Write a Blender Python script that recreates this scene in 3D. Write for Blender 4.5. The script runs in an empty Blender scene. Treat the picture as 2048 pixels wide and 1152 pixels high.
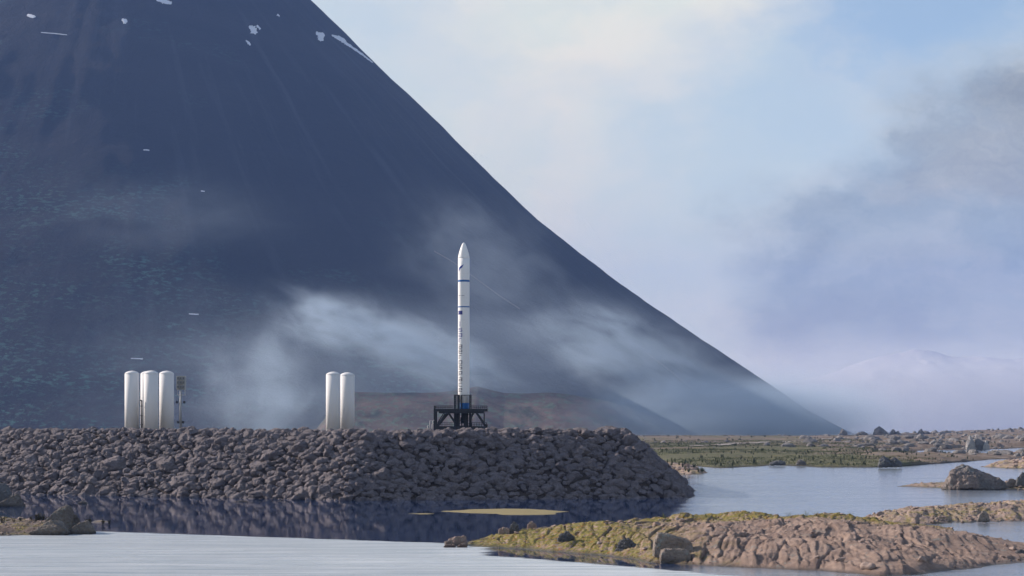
import bpy, bmesh, math, random
import numpy as np
from mathutils import Vector, Matrix

random.seed(7)
RS = np.random.RandomState(11)
S = bpy.context.scene
COL = S.collection

# ------------------------------------------------------------------ camera
CH = 9.45            # camera height above the water
FPX = 3910.0         # focal length in photo pixels (2048 wide)
HZ = 857.0           # horizon row
cam_d = bpy.data.cameras.new("camera")
cam = bpy.data.objects.new("camera", cam_d)
COL.objects.link(cam)
cam_d.sensor_width = 36.0
cam_d.lens = 36.0 * FPX / 2048.0
cam_d.shift_y = (HZ - 576.0) / 2048.0
cam_d.clip_start = 1.0
cam_d.clip_end = 120000.0
cam.location = (0, 0, CH)
cam.rotation_euler = (math.radians(90), 0, 0)
S.camera = cam

# ------------------------------------------------------------------ sun, sky, exposure
SUN_EL = math.radians(26.0)
SUN_AZ = math.radians(-66.0)          # from +Y, clockwise positive
SUN_DIR = Vector((math.sin(SUN_AZ) * math.cos(SUN_EL), math.cos(SUN_AZ) * math.cos(SUN_EL), math.sin(SUN_EL)))
sun_d = bpy.data.lights.new("sun", 'SUN')
sun_d.energy = 5.0
sun_d.angle = math.radians(0.6)
sun_d.color = (1.0, 0.86, 0.75)
sun = bpy.data.objects.new("sun", sun_d)
COL.objects.link(sun)
sun.rotation_euler = SUN_DIR.to_track_quat('Z', 'Y').to_euler()
sun.location = (-200, 100, 200)
S.view_settings.view_transform = 'Standard'
S.view_settings.look = 'None'
S.view_settings.exposure = 0.55
S.view_settings.gamma = 1.0
S.view_settings.use_curve_mapping = False
S.render.engine = 'CYCLES'
S.cycles.use_denoising = True
S.cycles.volume_bounces = 1
S.cycles.max_bounces = 5
S.cycles.diffuse_bounces = 2
S.cycles.glossy_bounces = 3
S.cycles.transparent_max_bounces = 6
S.cycles.volume_max_steps = 40
S.cycles.use_adaptive_sampling = True
S.cycles.adaptive_threshold = 0.02


class NT:
    """small node-tree writer"""
    def __init__(self, tree):
        self.t = tree
        tree.nodes.clear()

    def n(self, kind, ins=None, **props):
        nd = self.t.nodes.new(kind)
        for k, v in props.items():
            setattr(nd, k, v)
        if ins:
            for k, v in ins.items():
                sk = nd.inputs[k]
                if isinstance(v, bpy.types.NodeSocket):
                    self.t.links.new(v, sk)
                elif isinstance(v, bpy.types.Node):
                    self.t.links.new(v.outputs[0], sk)
                else:
                    sk.default_value = v
        return nd

    def math(self, op, a, b=0.0, c=0.0, clamp=False):
        return self.n('ShaderNodeMath', {0: a, 1: b, 2: c}, operation=op, use_clamp=clamp).outputs[0]

    def vmath(self, op, a, b=(0, 0, 0)):
        nd = self.n('ShaderNodeVectorMath', {0: a, 1: b}, operation=op)
        return nd.outputs[1] if op in ('LENGTH', 'DISTANCE', 'DOT_PRODUCT') else nd.outputs[0]

    def ramp(self, fac, stops, interp='LINEAR'):
        nd = self.n('ShaderNodeValToRGB', {0: fac})
        cr = nd.color_ramp
        cr.interpolation = interp
        while len(cr.elements) < len(stops):
            cr.elements.new(0.5)
        for e, (p, c) in zip(cr.elements, stops):
            e.position = p
            e.color = (c, c, c, 1) if isinstance(c, (int, float)) else tuple(c) + (1,)
        return nd.outputs[0]

    def mix(self, fac, a, b, blend='MIX'):
        def c(v):
            return v if isinstance(v, (bpy.types.NodeSocket, bpy.types.Node)) else tuple(v) + (1,)
        nd = self.n('ShaderNodeMix', data_type='RGBA', blend_type=blend)
        for i, v in ((0, fac), (6, c(a)), (7, c(b))):
            if isinstance(v, bpy.types.Node):
                v = v.outputs[0]
            if isinstance(v, bpy.types.NodeSocket):
                self.t.links.new(v, nd.inputs[i])
            else:
                nd.inputs[i].default_value = v
        return nd.outputs[2]

    def noise(self, vec, scale, detail=4.0, rough=0.55, dist=0.0, kind='FBM'):
        return self.n('ShaderNodeTexNoise', {'Vector': vec, 'Scale': scale, 'Detail': detail, 'Roughness': rough, 'Distortion': dist}).outputs[0]


world = bpy.data.worlds.new("World")
S.world = world
world.use_nodes = True
w = NT(world.node_tree)
sky = w.n('ShaderNodeTexSky', sky_type='NISHITA', sun_disc=False, sun_elevation=SUN_EL, sun_rotation=SUN_AZ % (2 * math.pi), altitude=20.0, air_density=1.0, dust_density=0.6, ozone_density=1.6)


def sky_dir(px, py):
    return Vector(((px - 1024) / FPX, 1.0, (HZ - py) / FPX)).normalized()


dirv = w.vmath('NORMALIZE', w.n('ShaderNodeTexCoord').outputs['Generated'])
warp_n = w.n('ShaderNodeTexNoise', {'Vector': w.vmath('MULTIPLY', dirv, (1, 1, 1.6)), 'Scale': 9.0, 'Detail': 7.0, 'Roughness': 0.62}).outputs[1]
warp = w.vmath('SUBTRACT', warp_n, (0.5, 0.5, 0.5))
dirw = w.vmath('ADD', dirv, w.vmath('MULTIPLY', warp, (0.15, 0.15, 0.10)))


def sky_blob(px, py, r0, r1, stretch=1.0, tilt=0.0):
    """1 near a direction, 0 away from it; an ellipse stretched along a tilted axis"""
    d = sky_dir(px, py)
    rel = w.vmath('SUBTRACT', dirw, tuple(d))
    ct, st = math.cos(tilt), math.sin(tilt)
    a = w.math('DIVIDE', w.vmath('DOT_PRODUCT', rel, (ct, 0, st)), stretch)
    b = w.vmath('DOT_PRODUCT', rel, (-st, 0, ct))
    c = w.vmath('DOT_PRODUCT', rel, (0, 1, 0))
    ln = w.vmath('LENGTH', w.n('ShaderNodeCombineXYZ', {0: a, 1: b, 2: c}).outputs[0])
    return w.n('ShaderNodeMapRange', {0: ln, 1: r1 / FPX, 2: r0 / FPX}, interpolation_type='SMOOTHSTEP').outputs[0]


elev = w.n('ShaderNodeSeparateXYZ', {0: dirv}).outputs[2]
streak = w.noise(w.vmath('MULTIPLY', dirw, (1, 1, 3.2)), 5.0, 6.0, 0.5)
cover = w.ramp(streak, [(0.30, 0.70), (0.55, 1.0)])
gap1 = sky_blob(1600, 190, 20, 330, 1.7, 0.5)
gap2 = sky_blob(1830, 30, 60, 300, 1.5, 0.2)
gap3 = sky_blob(700, 30, 20, 260, 1.8, -0.1)
gaps = w.math('MAXIMUM', w.math('MULTIPLY', gap1, 0.6), w.math('MAXIMUM', w.math('MULTIPLY', gap2, 0.9), w.math('MULTIPLY', gap3, 0.45)))
cover = w.math('MULTIPLY', cover, w.math('SUBTRACT', 1.0, gaps))
# cirrus thins out overhead
thin = w.n('ShaderNodeMapRange', {0: elev, 1: 0.20, 2: 0.50, 3: 1.0, 4: 0.08}, interpolation_type='SMOOTHSTEP').outputs[0]
cover = w.math('MULTIPLY', cover, thin)
# a bank of thicker, shaded cloud low on the right; the same noise makes other banks round the horizon
bank = w.math('MAXIMUM', sky_blob(2060, 540, 300, 450, 1.6, 0.35), w.math('MULTIPLY', sky_blob(1780, 760, 60, 330, 1.6, 0.1), 0.75))
bank = w.math('MULTIPLY', bank, w.n('ShaderNodeMapRange', {0: warp_n, 1: 0.2, 2: 0.5, 3: 0.55, 4: 1.0}).outputs[0])
others = w.ramp(w.noise(dirv, 2.6, 5.0, 0.5), [(0.56, 0.0), (0.68, 0.7)])
low = w.n('ShaderNodeMapRange', {0: elev, 1: 0.12, 2: 0.35, 3: 1.0, 4: 0.0}).outputs[0]
away = w.math('SUBTRACT', 1.0, sky_blob(1100, 400, 1300, 2200))
others = w.math('MULTIPLY', w.math('MULTIPLY', others, low), away)
bank = w.math('MAXIMUM', bank, others)
tint = w.noise(dirw, 7.0, 3.0, 0.5)
bright = w.mix(w.ramp(tint, [(0.4, 0.0), (0.6, 1.0)]), (0.65, 0.66, 0.56), (0.71, 0.66, 0.555))
lowwarm = w.n('ShaderNodeMapRange', {0: elev, 1: 0.0, 2: 0.085, 3: 1.0, 4: 0.0}, interpolation_type='SMOOTHSTEP').outputs[0]
shade = w.mix(lowwarm, (0.215, 0.225, 0.205), (0.60, 0.53, 0.50))
wisp = w.noise(w.vmath('MULTIPLY', dirw, (1, 1, 2.0)), 16.0, 7.0, 0.62)
bank = w.math('MULTIPLY', bank, w.ramp(wisp, [(0.30, 1.0), (0.66, 0.55)]))
bright = w.mix(w.ramp(wisp, [(0.35, 0.35), (0.6, 0.0)]), bright, (0.50, 0.57, 0.53))
cloudc = w.mix(bank, bright, shade)
cover = w.math('MAXIMUM', cover, w.math('MULTIPLY', bank, 0.9))
skyc = w.n('ShaderNodeVectorMath', {0: sky.outputs[0], 'Scale': 0.105}, operation='SCALE').outputs[0]
outc = w.mix(cover, skyc, cloudc)
bg = w.n('ShaderNodeBackground', {'Color': outc, 'Strength': 1.0})
w.n('ShaderNodeOutputWorld', {'Surface': bg})

# ------------------------------------------------------------------ helpers


def ground(px, py, z=0.0):
    """photo pixel of a point at height z -> place in the world"""
    y = FPX * (CH - z) / (py - HZ)
    return ((px - 1024) * y / FPX, y)


def at(px, py, y):
    """point at distance y seen at this pixel"""
    return ((px - 1024) * y / FPX, y, CH + (HZ - py) * y / FPX)


def tag(o, label=None, cat=None, group=None, kind=None):
    if label: o['label'] = label
    if cat: o['category'] = cat
    if group: o['group'] = group
    if kind: o['kind'] = kind
    return o


def empty(name, loc=(0, 0, 0), rz=0.0):
    o = bpy.data.objects.new(name, None)
    o.location = loc
    o.rotation_euler = (0, 0, rz)
    COL.objects.link(o)
    return o


def link_mesh(name, me, mat=None, parent=None, loc=None, rot=None, scale=None):
    if mat and not me.materials:
        me.materials.append(mat)
    o = bpy.data.objects.new(name, me)
    COL.objects.link(o)
    if parent: o.parent = parent
    if loc is not None: o.location = loc
    if rot is not None: o.rotation_euler = rot
    if scale is not None: o.scale = scale
    return o


def np_mesh(name, V, F, smooth=True, cols=None, colname='shade'):
    """numpy vertices (n,3), faces (m,k) with k = 3 or 4"""
    V = np.asarray(V, np.float32); F = np.asarray(F, np.int32)
    me = bpy.data.meshes.new(name)
    k = F.shape[1]
    me.vertices.add(len(V)); me.vertices.foreach_set('co', V.ravel())
    me.loops.add(F.size); me.loops.foreach_set('vertex_index', F.ravel())
    me.polygons.add(len(F))
    me.polygons.foreach_set('loop_start', np.arange(0, F.size, k, dtype=np.int32))
    me.polygons.foreach_set('loop_total', np.full(len(F), k, np.int32))
    me.polygons.foreach_set('use_smooth', np.full(len(F), smooth))
    me.update(calc_edges=True)
    if cols is not None:
        a = me.color_attributes.new(colname, 'FLOAT_COLOR', 'POINT')
        c = np.ones((len(V), 4), np.float32); c[:, :cols.shape[1]] = cols
        a.data.foreach_set('color', c.ravel())
    me.validate()
    return me


def grid_faces(nu, nv):
    i = np.arange(nu * nv).reshape(nu, nv)
    return np.stack([i[:-1, :-1].ravel(), i[1:, :-1].ravel(), i[1:, 1:].ravel(), i[:-1, 1:].ravel()], 1)


# numpy noise
_P = np.random.RandomState(5).rand(1 << 16).astype(np.float32)


def _h(ix, iy, iz=0):
    return _P[(ix * 73856093 ^ iy * 19349663 ^ iz * 83492791) & 0xffff]


def vnoise(x, y, z=None):
    x = np.asarray(x, float); y = np.asarray(y, float)
    x, y = np.broadcast_arrays(x, y)
    if z is None: z = np.zeros_like(x)
    x0, y0, z0 = np.floor(x).astype(np.int64), np.floor(y).astype(np.int64), np.floor(z).astype(np.int64)
    fx, fy, fz = x - x0, y - y0, z - z0
    fx, fy, fz = [f * f * f * (f * (f * 6 - 15) + 10) for f in (fx, fy, fz)]
    r = 0
    for dx in (0, 1):
        for dy in (0, 1):
            for dz in (0, 1):
                r = r + _h(x0 + dx, y0 + dy, z0 + dz) * (fx if dx else 1 - fx) * (fy if dy else 1 - fy) * (fz if dz else 1 - fz)
    return r * 2 - 1


def fbm(x, y, z=None, octv=5, gain=0.5, ridged=False):
    a, f, r, t = 1.0, 1.0, 0, 0
    for i in range(octv):
        n = vnoise(np.asarray(x) * f + 17.3 * i, np.asarray(y) * f - 9.1 * i, None if z is None else np.asarray(z) * f + 4.7 * i)
        if ridged: n = 1 - 2 * np.abs(n)
        r = r + a * n; t += a; a *= gain; f *= 2.03
    return r / t


def sstep(a, b, x):
    t = np.clip((x - a) / (b - a), 0, 1)
    return t * t * (3 - 2 * t)


def poly_sd(x, y, poly):
    """signed distance to a polygon, positive inside"""
    P = np.asarray(poly, float); Q = np.roll(P, -1, 0)
    d = np.full(np.shape(x), 1e9); ins = np.zeros(np.shape(x), bool)
    for (ax, ay), (bx, by) in zip(P, Q):
        ex, ey = bx - ax, by - ay
        t = np.clip(((x - ax) * ex + (y - ay) * ey) / (ex * ex + ey * ey + 1e-9), 0, 1)
        d = np.minimum(d, np.hypot(x - ax - t * ex, y - ay - t * ey))
        c = ((ay > y) != (by > y)) & (x < (bx - ax) * (y - ay) / (by - ay + 1e-12) + ax)
        ins ^= c
    return np.where(ins, d, -d)


class MB:
    """collects boxes, bars, tubes and lathes into one mesh"""
    def __init__(self):
        self.v = []; self.f = []

    def box(self, c, s, m=None):
        b = len(self.v)
        for dx in (-.5, .5):
            for dy in (-.5, .5):
                for dz in (-.5, .5):
                    p = Vector((dx * s[0], dy * s[1], dz * s[2]))
                    if m: p = m @ p
                    self.v.append((c[0] + p.x, c[1] + p.y, c[2] + p.z))
        for q in ((0, 1, 3, 2), (4, 6, 7, 5), (0, 4, 5, 1), (2, 3, 7, 6), (0, 2, 6, 4), (1, 5, 7, 3)):
            self.f.append(tuple(b + i for i in q))
        return self

    def bar(self, a, b, wx, wy=None):
        a, b = Vector(a), Vector(b); d = b - a
        q = d.to_track_quat('Z', 'Y').to_matrix()
        return self.box(tuple((a + b) / 2), (wx, wy or wx, d.length), q)

    def tube(self, a, b, r, n=10, r2=None):
        a, b = Vector(a), Vector(b)
        q = (b - a).to_track_quat('Z', 'Y').to_matrix(); s = len(self.v)
        for p, rr in ((a, r), (b, r if r2 is None else r2)):
            for i in range(n):
                t = 2 * math.pi * i / n
                o = q @ Vector((math.cos(t) * rr, math.sin(t) * rr, 0))
                self.v.append(tuple(p + o))
        for i in range(n):
            j = (i + 1) % n
            self.f.append((s + i, s + j, s + n + j, s + n + i))
        self.f.append(tuple(s + i for i in reversed(range(n)))); self.f.append(tuple(s + n + i for i in range(n)))
        return self

    def lathe(self, prof, c=(0, 0, 0), n=32, cap=True):
        s = len(self.v)
        for r, z in prof:
            for i in range(n):
                t = 2 * math.pi * i / n
                self.v.append((c[0] + r * math.cos(t), c[1] + r * math.sin(t), c[2] + z))
        for k in range(len(prof) - 1):
            for i in range(n):
                j = (i + 1) % n
                self.f.append((s + k * n + i, s + k * n + j, s + (k + 1) * n + j, s + (k + 1) * n + i))
        if cap:
            self.f.append(tuple(s + i for i in reversed(range(n))))
            e = s + (len(prof) - 1) * n
            self.f.append(tuple(e + i for i in range(n)))
        return self

    def mesh(self, name, smooth=False):
        me = bpy.data.meshes.new(name)
        me.from_pydata(self.v, [], self.f)
        if smooth:
            me.polygons.foreach_set('use_smooth', [len(p.vertices) <= 4 for p in me.polygons])
        me.update()
        return me

    def build(self, name, mat, parent=None, smooth=False, **k):
        return link_mesh(name, self.mesh(name, smooth), mat, parent, **k)


# ------------------------------------------------------------------ materials


def new_mat(name):
    m = bpy.data.materials.new(name)
    m.use_nodes = True
    return m, NT(m.node_tree)


def finish(t, col, rough=0.9, bump=None, bdist=0.1, bstr=1.0, metallic=0.0, spec=0.3, **extra):
    ins = {'Base Color': col if not isinstance(col, tuple) else col + (1,), 'Roughness': rough, 'Metallic': metallic, 'Specular IOR Level': spec}
    if bump is not None:
        ins['Normal'] = t.n('ShaderNodeBump', {'Height': bump, 'Distance': bdist, 'Strength': bstr}).outputs[0]
    ins.update(extra)
    p = t.n('ShaderNodeBsdfPrincipled', ins)
    t.n('ShaderNodeOutputMaterial', {'Surface': p})
    return p


def mat_paint(name, col, rough=0.5, metallic=0.0, dirt=0.15, scale=1.5):
    m, t = new_mat(name)
    co = t.n('ShaderNodeTexCoord').outputs['Object']
    n = t.noise(t.vmath('MULTIPLY', co, (1, 1, .35)), scale, 6, .65)
    dk = tuple(c * (1 - dirt * 2) for c in col)
    c = t.mix(t.ramp(n, [(.35, 0.0), (.7, 1.0)]), dk, col)
    c = t.mix(1 - dirt * 2.5 if dirt < .4 else 0.3, c, col)
    finish(t, c, rough, metallic=metallic, spec=.4)
    return m


def mat_rock(name, c1, c2, c3, scale=1.0, bump=.25, lichen=None, wet=False, world=True):
    """mottled stone: two tones, fine grain, cracks, optional lichen; darker wet band at the waterline"""
    m, t = new_mat(name)
    tc = t.n('ShaderNodeTexCoord')
    geo = t.n('ShaderNodeNewGeometry')
    pos = geo.outputs['Position'] if world else tc.outputs['Object']
    a = t.noise(pos, .45 * scale, 6, .6, .4)
    b = t.noise(pos, 3.2 * scale, 6, .68)
    c = t.mix(t.ramp(a, [(.38, 0.0), (.62, 1.0)]), c1, c2)
    c = t.mix(t.ramp(b, [(.45, 0.0), (.7, .75)]), c, c3)
    rnd = t.n('ShaderNodeObjectInfo').outputs['Random']
    c = t.mix(t.math('MULTIPLY', rnd, .35), c, (c2[0] * .55, c2[1] * .55, c2[2] * .58))
    if lichen:
        l = t.noise(pos, 1.3 * scale, 8, .7, .8)
        c = t.mix(t.ramp(l, [(.56, 0.0), (.64, .8)]), c, lichen)
    rough = .9
    if wet:
        z = t.n('ShaderNodeSeparateXYZ', {0: pos}).outputs[2]
        zz = t.math('ADD', z, t.math('MULTIPLY', t.math('SUBTRACT', b, .5), .5))
        wf = t.n('ShaderNodeMapRange', {0: zz, 1: .05, 2: .45, 3: 1.0, 4: 0.0}).outputs[0]
        c = t.mix(t.math('MULTIPLY', wf, .7), c, (.025, .022, .02))
        rough = t.n('ShaderNodeMapRange', {0: wf, 3: .92, 4: .4}).outputs[0]
    vor = t.n('ShaderNodeTexVoronoi', {'Vector': t.vmath('ADD', pos, t.vmath('MULTIPLY', t.n('ShaderNodeTexNoise', {'Vector': pos, 'Scale': 1.5 * scale, 'Detail': 4.0}).outputs[1], (.9, .9, .9))), 'Scale': 1.1 * scale}, feature='DISTANCE_TO_EDGE').outputs[0]
    crack = t.ramp(vor, [(0.0, 0.0), (.07, 1.0)])
    h = t.math('ADD', t.math('MULTIPLY', t.noise(pos, 2.2 * scale, 9, .72), 1.0), t.math('MULTIPLY', crack, .12))
    finish(t, c, rough, bump=h, bdist=bump, bstr=.9, spec=.25)
    return m


M = {}
M['berm'] = mat_rock('berm_rock', (.225, .20, .21), (.34, .30, .305), (.13, .12, .135), 1.8, .8)
M['shore'] = mat_rock('shore_rock', (.34, .25, .21), (.44, .34, .29), (.18, .135, .115), 1.2, .25, lichen=(.30, .29, .25), wet=True)
M['boulder'] = mat_rock('boulder_rock', (.27, .225, .19), (.38, .32, .27), (.10, .09, .085), 1.2, .3, lichen=(.30, .34, .31), wet=True)
M['big_boulder'] = mat_rock('big_boulder_rock', (.16, .155, .15), (.30, .24, .21), (.07, .07, .07), .8, .5, lichen=(.36, .37, .35), wet=True)
M['dark_rock'] = mat_rock('dark_rock', (.10, .10, .10), (.17, .17, .17), (.08, .08, .085), .7, .25, lichen=(.22, .25, .23), wet=True)
M['far_rock'] = mat_rock('far_rock', (.15, .145, .14), (.30, .28, .26), (.08, .08, .085), .3, 1.0)
M['pale_rock'] = mat_rock('pale_rock', (.40, .38, .35), (.50, .47, .43), (.20, .19, .19), .4, .6)
M['white'] = mat_paint('white_paint', (.82, .82, .81), .55, dirt=.03)
M['tank'] = mat_paint('tank_paint', (.72, .72, .715), .8, dirt=.04)
M['steel'] = mat_paint('dark_steel', (.022, .026, .034), .6, dirt=.2)
M['grey'] = mat_paint('grey_steel', (.28, .30, .32), .5, dirt=.1)
M['blue'] = mat_paint('blue_paint', (.012, .12, .36), .4, dirt=.05)
M['logo'] = mat_paint('logo_blue', (.012, .045, .30), .4, dirt=.02)
M['ink'] = mat_paint('letter_ink', (.012, .02, .05), .4, dirt=.02)
M['greyink'] = mat_paint('grey_ink', (.25, .27, .30), .5, dirt=.02)
M['flagblue'] = mat_paint('flag_blue', (.008, .02, .20), .4, dirt=.02)
M['star'] = mat_paint('star_yellow', (.45, .40, .12), .4, dirt=.02)
M['pipe'] = mat_paint('pale_pipe', (.45, .44, .42), .5, dirt=.1)
M['lens'] = mat_paint('lamp_lens', (.10, .11, .12), .15, dirt=.02)

# ------------------------------------------------------------------ rocks kit


def ico(sub):
    bm = bmesh.new()
    bmesh.ops.create_icosphere(bm, subdivisions=sub, radius=1.0)
    V = np.array([v.co[:] for v in bm.verts]); F = np.array([[v.index for v in f.verts] for f in bm.faces])
    bm.free()
    return V, F


ICO = {k: ico(k) for k in (2, 3, 4, 5)}


def rock_verts(seed, sub=3, lump=.28, cuts=7, sharp=.75):
    V, F = ICO[sub]
    r = np.random.RandomState(seed)
    o = r.rand(3) * 90
    P = V.copy()
    # flattened facets
    for i in range(cuts):
        n = r.randn(3); n /= np.linalg.norm(n)
        d = .55 + .35 * r.rand()
        s = P @ n
        over = np.clip(s - d, 0, None)
        P = P - np.outer(over * sharp, n)
    n1 = fbm(P[:, 0] * 1.3 + o[0], P[:, 1] * 1.3 + o[1], P[:, 2] * 1.3 + o[2], 3)
    n2 = fbm(P[:, 0] * 3.7 + o[1], P[:, 1] * 3.7 + o[2], P[:, 2] * 3.7 + o[0], 3, ridged=True)
    P = P * (1 + lump * n1 + lump * .30 * n2)[:, None]
    return P, F


def hull_rock(name, pts, mat, sub=5, rough=.06, seed=0, parent=None):
    """angular rock: the convex hull of its corner points, subdivided and weathered"""
    bm = bmesh.new()
    for p in pts: bm.verts.new(p)
    res = bmesh.ops.convex_hull(bm, input=bm.verts)
    bmesh.ops.delete(bm, geom=[g for g in res['geom_interior'] if isinstance(g, bmesh.types.BMVert)], context='VERTS')
    bmesh.ops.bevel(bm, geom=bm.edges[:], offset=rough * .6, segments=1, affect='EDGES')
    bmesh.ops.triangulate(bm, faces=bm.faces[:])
    for k in range(sub):
        lim = 0.0
        L = sorted(e.calc_length() for e in bm.edges)
        lim = L[-1] * .5
        bmesh.ops.subdivide_edges(bm, edges=[e for e in bm.edges if e.calc_length() > lim], cuts=1)
        bmesh.ops.triangulate(bm, faces=bm.faces[:])
        if len(bm.faces) > 9000: break
    V = np.array([v.co[:] for v in bm.verts]); N = np.array([v.normal[:] for v in bm.verts])
    s = seed * 7.7
    f_ = 2.6 / max(V.max(0) - V.min(0)); d = fbm(V[:, 0] * f_ * 2 + s, V[:, 1] * f_ * 2, V[:, 2] * f_ * 2, 5, .6) * 1.6 + .8 * fbm(V[:, 0] * f_ * 3 + s, V[:, 1] * f_ * 3, V[:, 2] * f_ * 6, 4, .65, True)
    V = V + N * (d * rough)[:, None]
    for v, p in zip(bm.verts, V): v.co = p
    me = bpy.data.meshes.new(name); bm.to_mesh(me); bm.free()
    me.polygons.foreach_set('use_smooth', [False] * len(me.polygons))
    return link_mesh(name, me, mat, parent)


def join_rocks(items, sub=3, nvar=12, seed=0, lump=.28, squash=1.0, cuts=7):
    """many rocks in one mesh. items: rows x,y,z,sx,sy,sz,rz,tilt"""
    var = [rock_verts(seed + i, sub, lump, cuts) for i in range(nvar)]
    F0 = var[0][1]; nv = len(var[0][0]); n = len(items)
    A = np.asarray(items, float)
    V = np.empty((n, nv, 3)); kk = np.arange(n) % nvar
    for i in range(nvar):
        idx = np.where(kk == i)[0]
        if not len(idx): continue
        a = A[idx]
        P = var[i][0][None] * a[:, None, 3:6]
        ct, st = np.cos(a[:, 7])[:, None], np.sin(a[:, 7])[:, None]
        x, y, z = P[..., 0], P[..., 1] * ct - P[..., 2] * st, P[..., 1] * st + P[..., 2] * ct
        cr, sr = np.cos(a[:, 6])[:, None], np.sin(a[:, 6])[:, None]
        V[idx, :, 0] = x * cr - y * sr + a[:, 0:1]; V[idx, :, 1] = x * sr + y * cr + a[:, 1:2]; V[idx, :, 2] = z + a[:, 2:3]
    F = (F0[None] + (np.arange(n) * nv)[:, None, None]).reshape(-1, 3)
    return V.reshape(-1, 3), F


# ------------------------------------------------------------------ water
mw, t = new_mat('water')
geo = t.n('ShaderNodeNewGeometry').outputs['Position']
sx = t.n('ShaderNodeSeparateXYZ', {0: geo})
# mask: mirror-calm by the embankment, rough beyond; also drives the painted pale colour
edge = t.math('ADD', t.math('MULTIPLY', sx.outputs[0], .57), t.math('SUBTRACT', sx.outputs[1], 158.0))
edge = t.math('ADD', edge, t.math('MULTIPLY', t.math('SUBTRACT', t.noise(t.vmath('MULTIPLY', geo, (.5, 1.6, 1)), .35, 4, .6), .5), 3.0))
cn = t.math('MULTIPLY', t.math('SUBTRACT', t.noise(t.vmath('MULTIPLY', geo, (.5, 1.6, 1)), .25, 4, .6), .5), 6.0)
cove = t.math('MINIMUM', t.math('ADD', sx.outputs[0], 2.0), t.math('ADD', t.math('SUBTRACT', sx.outputs[1], 143.5), t.math('MULTIPLY', sx.outputs[0], 1.25)))
cove = t.math('ADD', cove, cn)
edge = t.math('MAXIMUM', edge, cove)
calm = t.n('ShaderNodeMapRange', {0: edge, 1: -.6, 2: .6}, interpolation_type='SMOOTHSTEP').outputs[0]
# the open lagoon beyond the embankment tip is rougher and takes some painted paleness
openw = t.math('ADD', t.math('SUBTRACT', sx.outputs[0], t.math('MULTIPLY', sx.outputs[1], .090)), t.math('MULTIPLY', t.math('SUBTRACT', t.noise(t.vmath('MULTIPLY', geo, (.3, .3, 1)), .3, 4, .6), .5), 10.0))
calm = t.math('MULTIPLY', calm, t.n('ShaderNodeMapRange', {0: openw, 1: -2.5, 2: 4.0, 3: 1.0, 4: .60}, interpolation_type='SMOOTHSTEP').outputs[0])
wind = t.noise(t.vmath('MULTIPLY', geo, (.02, .09, 1)), 1.0, 5, .6)
rip1 = t.noise(t.vmath('MULTIPLY', geo, (.35, 1.5, 1)), .9, 5, .62, .3)
rip2 = t.noise(t.vmath('MULTIPLY', geo, (1.0, 2.6, 1)), 3.4, 3, .6)
h = t.math('ADD', rip1, t.math('MULTIPLY', rip2, .25))
rough = t.n('ShaderNodeMapRange', {0: calm, 3: .25, 4: .012}).outputs[0]
rough = t.math('ADD', rough, t.math('MULTIPLY', t.ramp(wind, [(.45, 0.0), (.62, 1.0)]), .05))
bstr = t.n('ShaderNodeMapRange', {0: calm, 3: 1.0, 4: .012}).outputs[0]
bmp = t.n('ShaderNodeBump', {'Height': h, 'Distance': .10, 'Strength': bstr})
band = t.ramp(t.noise(t.vmath('MULTIPLY', geo, (.06, .75, 1)), 1.0, 7, .72, .3), [(.38, 0.0), (.62, 1.0)])  # streaks painted into the colour in place of sky glints on ripples
wcol = t.mix(calm, t.mix(band, (.35, .41, .44), (.60, .64, .66)), (.010, .03, .09))  # bright sky reflection of the rough water is put into its base colour
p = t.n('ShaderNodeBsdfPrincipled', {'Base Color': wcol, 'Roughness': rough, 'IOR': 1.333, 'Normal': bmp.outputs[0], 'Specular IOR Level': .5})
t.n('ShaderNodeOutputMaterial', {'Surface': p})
B = 15800.0
ys = np.concatenate([np.linspace(-300, 2800, 8), [6000, 12000, B]]); xs = np.array([-B, -8000, -2000, -500, 500, 2000, 8000, B])
X, Y = np.meshgrid(xs, ys, indexing='ij')
me = np_mesh('water', np.stack([X.ravel(), Y.ravel(), np.zeros(X.size)], 1), grid_faces(len(xs), len(ys)))
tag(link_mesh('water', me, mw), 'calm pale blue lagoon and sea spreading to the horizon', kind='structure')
# bed of the lagoon
mb, t = new_mat('lagoon_bed'); finish(t, (.05, .05, .045), .95)
me = np_mesh('lagoon_bed', np.array([[-B, -300, -2.9], [B, -300, -2.9], [B, B, -2.9], [-B, B, -2.9]]), np.array([[0, 1, 2, 3]]))
tag(link_mesh('lagoon_bed', me, mb), kind='structure')

# ------------------------------------------------------------------ mountain
YM = 4000.0
sil = [(615, 0), (700, 80), (780, 158), (890, 265), (1000, 380), (1090, 463), (1180, 535), (1300, 622), (1400, 690), (1500, 757), (1600, 825), (1690, 871), (1790, 893)]
XC = (250 - 1024) * YM / FPX
sr = [0.0, 120.0, 250.0] + [(px - 1024) * YM / FPX - XC for px, py in sil] + [2400.0]
sz = [1190.0, 1130.0, 1010.0] + [CH + (HZ - py) * YM / FPX for px, py in sil] + [-60.0]


def mountain_h(x, y, rough=True):
    dx, dy = x - XC, (y - YM)
    dx = np.where(dx < 0, dx * .42, dx)
    r = np.hypot(dx, dy * .93)
    z = np.interp(r, sr, sz)
    if rough:
        th = np.arctan2(dy, dx)
        off = sstep(0.0, .35, np.abs(th))        # the skyline itself stays smooth
        up = np.clip(z / 400, 0, 1)
        g = fbm(th * 9 + 3, r * .0012, octv=4, ridged=True)
        z = z + off * up * (g * 3.5 + fbm(x * .004, y * .004, octv=5) * 13)
        z = z + 2.2 * fbm(x * .02, y * .02, octv=4) * np.clip(z / 40, .2, 1)
    return z


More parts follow.
